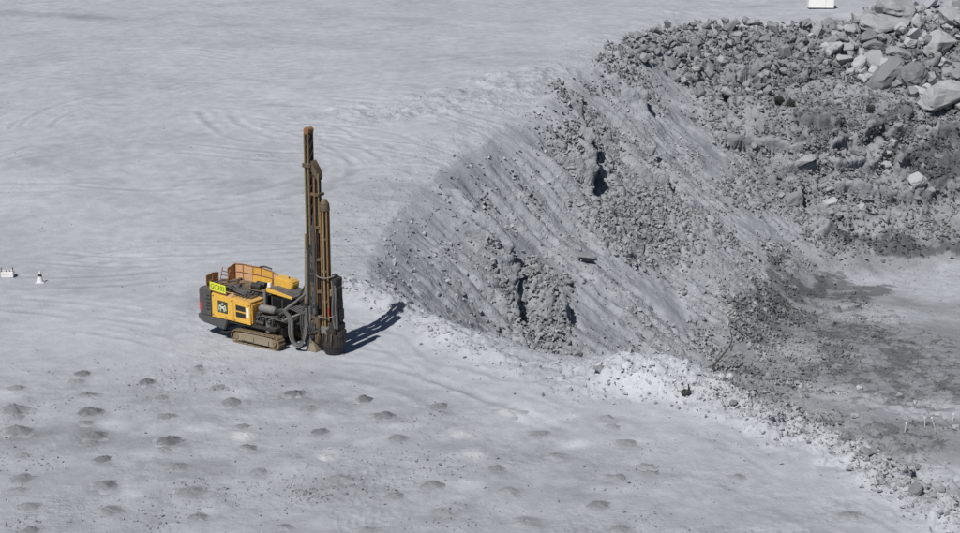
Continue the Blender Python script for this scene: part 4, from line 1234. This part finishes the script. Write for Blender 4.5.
# rotation head section and rod carousel on the front side
MB().prism([(.20, 1.0), (.52, 1.0), (.50, 8.9), (.20, 9.45)], -.10, .24, .02).build('rod_carriage', M_CHAR, mast)
MB().prism([(.19, 9.0), (.56, 8.55), (.56, 8.95), (.19, 9.50)], -.16, .28, .015).build('carriage_top', M_MAST, mast)
for z in (3.0, 4.6, 6.2, 7.8): MB().box(.14, .66, -.2, .28, z, z + .14, .02).build('carriage_bracket', M_MAST, mast)
MB().cyl((.60, -.12, 6.0), (.60, -.12, 8.9), .035, seg=8).build('guide_tube', M_MASTED, mast)
MB().cyl((.40, -.18, 1.6), (.40, -.18, 8.7), .045, seg=8).build('guide_tube', M_ROD, mast)
cx_, cy2 = .84, .0
MB().cyl((cx_, cy2, 7.15), (cx_, cy2, 7.50), .27, .24, seg=18).cyl((cx_, cy2, 7.5), (cx_, cy2, 7.68), .20, .12, seg=14).build('carousel_cap', M_MAST, mast)
for k in range(7):
    a = 6.283 * k / 7 + .5
    MB().cyl((cx_ + .20 * math.cos(a), cy2 + .20 * math.sin(a), 1.35), (cx_ + .20 * math.cos(a), cy2 + .20 * math.sin(a), 7.2), .052, seg=10).build('drill_rod', (M_ROD, M_MASTED, M_ROD, M_MAST)[k % 4], mast)
for z in (2.6, 4.1, 5.7):
    MB().cyl((cx_, cy2, z), (cx_, cy2, z + .10), .225, seg=16).build('rod_spacer', M_MAST, mast)
MB().cyl((cx_, cy2, 1.3), (cx_, cy2, 7.2), .14, seg=10).build('carousel_shaft', M_CHAR, mast)
for z in (3.86, 1.86):
    tr = MB(); tr.tube([(cx_ - .45, cy2 - .2, z + .05), (cx_ - .1, cy2 - .33, z), (cx_ + .3, cy2 - .30, z + .03), (cx_ + .62, cy2 - .15, z + .16)], .03, 8, 5); tr.build('rod_gripper', M_GREYM, mast)
MB().cyl((cx_, cy2, 1.05), (cx_, cy2, 1.38), .34, .30, seg=18).cyl((cx_, cy2, .85), (cx_, cy2, 1.05), .24, seg=16).build('carousel_base', M_GREYM, mast)
# dust hood and dark box in front
MB().prism([(1.20, 1.5), (1.58, 1.6), (1.60, 2.6), (1.54, 3.3), (1.58, 3.86), (1.22, 3.94)], -.16, .36, .04).build('dust_box', M_CHAR, mast)
MB().box(1.52, 1.70, -.1, .3, 1.75, 2.35, .04).build('dust_cover', M_CHAR, mast)
MB().box(1.50, 1.66, -.12, .25, 2.9, 3.45, .04).build('dust_cover', M_CHAR, mast)
MB().box(1.24, 1.44, -.10, .2, 3.9, 4.06, .03).build('box_lid', M_DGREY, mast)
for k in range(4):
    MB().tube([(1.30 + .1 * k, -.18, 3.75 - .1 * k), (1.42 + .08 * k, -.24, 3.0), (1.34 + .1 * k, -.22, 2.2 + .1 * k), (1.45 + .07 * k, -.2, 1.4)], .032, 6, 6).build('dust_hose', M_HOSE if k % 2 else M_GREYM, mast)
MB().box(1.26, 1.36, -.28, -.2, 3.0, 3.35, .02).build('light_tag', M_MASTED, mast)
MB().box(1.13, 1.20, -.30, -.22, 2.0, 2.4, .015).build('red_tag', M_RED, mast)
hd_ = MB(); hd_.plan(arc(1.14, .12, .60, 0, 330, 8), .40, 1.03, .05); hd_.build('dust_hood', M_CHAR, mast)
MB().cyl((1.14, .12, .06), (1.14, .12, .42), .46, .55, seg=11).build('hood_skirt', M_BLACK, mast)
MB().box(.75, 1.5, -.28, .45, 1.0, 1.32, .05).box(1.05, 1.68, -.2, .4, 1.28, 1.62, .05).box(1.4, 1.78, -.1, .35, .9, 1.3, .04).build('hood_neck', M_CHAR, mast)
for k in range(4):
    MB().tube([(.6 + .25 * k, -.40, .55), (.62 + .27 * k, -.48, .8), (.66 + .25 * k, -.42, 1.15)], .04, 6, 4).build('hood_bracket', M_MAST, mast)
MB().box(.28, .60, -.32, .3, .5, 1.9, .04).box(.1, .3, -.36, -.1, .9, 1.6, .03).build('rod_clamp', M_MAST, mast)
MB().cyl((.05, -.30, .5), (.05, -.30, 2.3), .06, seg=10).build('foot_cylinder', M_GREYM, mast)
MB().prism([(-.30, .0), (.35, .0), (.28, .30), (.10, .62), (-.12, .62), (-.22, .3)], -.30, .30, .02).build('mast_foot', M_TRFRAME, mast)
MB().cyl((.95, .1, .0), (.95, .1, .85), .085, seg=12).build('drill_string', M_ROD, mast)

_rf = random.Random(31)
for k in range(16):
    x = _rf.uniform(-.45, .45); z = _rf.uniform(.35, 2.3); w = _rf.uniform(.06, .16); y = _rf.uniform(-.42, -.22)
    MB().box(x - w, x + w, y - .06, y + .08, z, z + _rf.uniform(.12, .34), .02).build('mast_fitting', _rf.choice((M_CHAR, M_MAST, M_BLACK, M_DGREY)), mast)
for k in range(8):
    x = -.5 + .12 * k
    MB().tube([(x, -.35, 1.9 - .05 * k), (x + .1, -.5, 1.3), (x + .2, -.44, .8 + .05 * k), (x + .35, -.36, 1.3)], .03, 6, 6).build('mast_hose', M_HOSE, mast)

# ------------------------------------------------------------------ small things about the place
def ground_at(px, py):
    p = F1.cast(px, py)[0]; return p, px_per_m(p)

p, k = ground_at(8, 277)
s = 12 / k
wb = empty('marker_box', p, R(6)); tag(wb, 'small white box with dark uprights on top at the left edge', 'box')
MB().box(-s / 2, s / 2, -s * .35, s * .35, .02, s * .50, .02).build('box_body', M_WHITE, wb)
MB().box(-s / 2 - .01, s / 2 + .01, -s * .36, s * .36, s * .30, s * .33, .004).build('band', M_GREYWHITE, wb)
for x in (-.46, -.1, .2, .46):
    MB().box(s * x - .025, s * x + .025, -s * .2, -s * .2 + .05, s * .5, s * (.86 if abs(x) > .3 else .72), .004).build('upright', M_CHAR, wb)
MB().box(-s * .46, s * .46, -s * .24, -s * .2, s * .66, s * .70, .004).build('crossbar', M_GREYWHITE, wb)
p, k = ground_at(40.5, 282.5)
cn = empty('traffic_cone', p); tag(cn, 'pale grey traffic cone on the bench near the left edge', 'traffic cone')
MB().cyl((0, 0, .035), (0, 0, .66), .17, .035, seg=18).build('cone_body', M_GREYWHITE, cn)
MB().cyl((0, 0, .36), (0, 0, .50), .108, .078, seg=18).build('band', M_CHAR, cn)
MB().box(-.24, .24, -.24, .24, -.01, .04, .01).build('cone_base', M_GREYWHITE, cn)

p, k = ground_at(821, 9)
s = 25 / k
wp = empty('site_box', p, R(-4)); tag(wp, 'white site box cut off by the top edge, behind the boulders', 'box')
MB().box(-s / 2, s / 2, -.0, 1.8, .12, 1.75, .04).build('box_body', M_WHITE, wp)
for x in (-.35, .35): MB().box(s * x - .1, s * x + .1, .1, 1.7, -.1, .13, .01).build('skid', M_CHAR, wp)
for x in (-.5, -.17, .17, .5): MB().box(s * x - .03, s * x + .03, -.03, .02, .14, 1.74, .01).build('rib', M_GREYWHITE, wp)

p, k = ground_at(686, 394)
bk = empty('old_tyre', p, R(20)); bk.scale = (.72, .72, .72); tag(bk, 'small black tyre with a stick upright in it on the bright spoil pile', 'tyre')
ty = MB()
N1, N2 = 20, 8
vv = [[ty.bm.verts.new(((.24 + .10 * math.cos(6.283 * j / N2)) * math.cos(6.283 * i / N1), (.24 + .10 * math.cos(6.283 * j / N2)) * math.sin(6.283 * i / N1), .11 + .12 * math.sin(6.283 * j / N2))) for j in range(N2)] for i in range(N1)]
for i in range(N1):
    for j in range(N2): ty.bm.faces.new((vv[i][j], vv[(i + 1) % N1][j], vv[(i + 1) % N1][(j + 1) % N2], vv[i][(j + 1) % N2]))
ty.build('tyre', M_BLACK, bk)
MB().tube([(.14, .0, .0), (.17, .0, .3), (.16, .02, .62)], .06, 8, 3, taper=.04).build('stick', M_BLACK, bk)
MB().tube([(-.10, .1, .05), (-.13, .1, .4), (-.20, .1, .75)], .022, 6, 3).build('twig', M_WOOD, bk)

p, k = ground_at(714, 372)
br = empty('dead_branch', p); tag(br, 'dark crooked dead branch standing out of the rim beside the spoil pile', 'branch')
def bp_(px, py, dy=0.0):
    return ((px - 714) / k, dy + .25 * (372 - py) / k, (372 - py) / k)
MB().tube([bp_(714, 373), bp_(714.5, 365), bp_(721, 358, .1), bp_(728, 350, .1), bp_(732, 341, .0), bp_(730, 331, .1)], .085, 7, 5, taper=.035).build('limb', M_WOOD, br)
MB().tube([bp_(714.5, 365), bp_(708, 367, -.1), bp_(702, 369, -.2)], .05, 7, 4, taper=.03).build('fork', M_WOOD, br)
MB().tube([bp_(728, 350, .1), bp_(733, 347, .2), bp_(738, 345, .3)], .03, 6, 4, taper=.015).build('twig', M_WOOD, br)

for px, py, hh, lean, lab in [(904.5, 433, .7, .06, 'thin pale stake on the pit floor, leftmost of four'), (925, 427, .65, -.05, 'thin pale stake on the pit floor, second from the left of four'),
                              (935.5, 430, .85, -.32, 'thin pale leaning stake on the pit floor, third from the left of four'), (953, 421, .5, .0, 'short pale stake on the pit floor, rightmost of four')]:
    p, k = ground_at(px, py)
    st = empty('marker_stake', p); tag(st, lab, 'stake', 'marker stakes on the pit floor')
    MB().tube([(0, 0, -.1), (lean * .5, 0, hh * .5), (lean, 0, hh)], .026, 6, 2).build('stake', M_GREYWHITE, st)
    MB().box(lean - .05, lean + .05, -.012, .012, hh - .02, hh + .10, .004).build('flag', M_WHITE, st)

M_LEAF = rock_mat('dusty_leaf', (.060, .066, .062), .3, 0, 8.0)
for n_, (px, py, w, lab) in enumerate([(779, 104, 10, 'round dark shrub on the shelf under the rubble heap, left of two'), (790.5, 107, 9, 'round dark shrub on the shelf under the rubble heap, right of two'),
                                       (870.5, 113, 9, 'lone dark shrub on the shelf below the boulder field')]):
    p, k = ground_at(px, py)
    s = w / k
    sb = empty('shrub', p); tag(sb, lab, 'shrub', 'shrubs on the pit shelf')
    rr = random.Random(70 + n_)
    stem = MB()
    for q in range(6):
        a = rr.uniform(0, 6.28); stem.tube([(0, 0, -.05), (.2 * s * math.cos(a), .2 * s * math.sin(a), .3 * s), (.35 * s * math.cos(a), .35 * s * math.sin(a), .6 * s)], .02, 5, 2)
    stem.build('stem', M_WOOD, sb)
    bm = bmesh.new()
    for q in range(700):
        v = Vector((rr.gauss(0, 1), rr.gauss(0, 1), rr.gauss(0, 1))).normalized() * (rr.random() ** .4) * .5 * s
        v.z = v.z * .85 + .45 * s
        if v.z < .03: continue
        a = Vector((rr.gauss(0, 1), rr.gauss(0, 1), rr.gauss(0, 1))).normalized() * .075 * s
        b = a.cross(Vector((rr.gauss(0, 1), rr.gauss(0, 1), rr.gauss(0, 1)))).normalized() * .045 * s
        bm.faces.new([bm.verts.new(v - a), bm.verts.new(v + b), bm.verts.new(v + a), bm.verts.new(v - b)])
    me = bpy.data.meshes.new('foliage'); bm.to_mesh(me); bm.free(); me.materials.append(M_LEAF)
    link('foliage', me, None, sb)
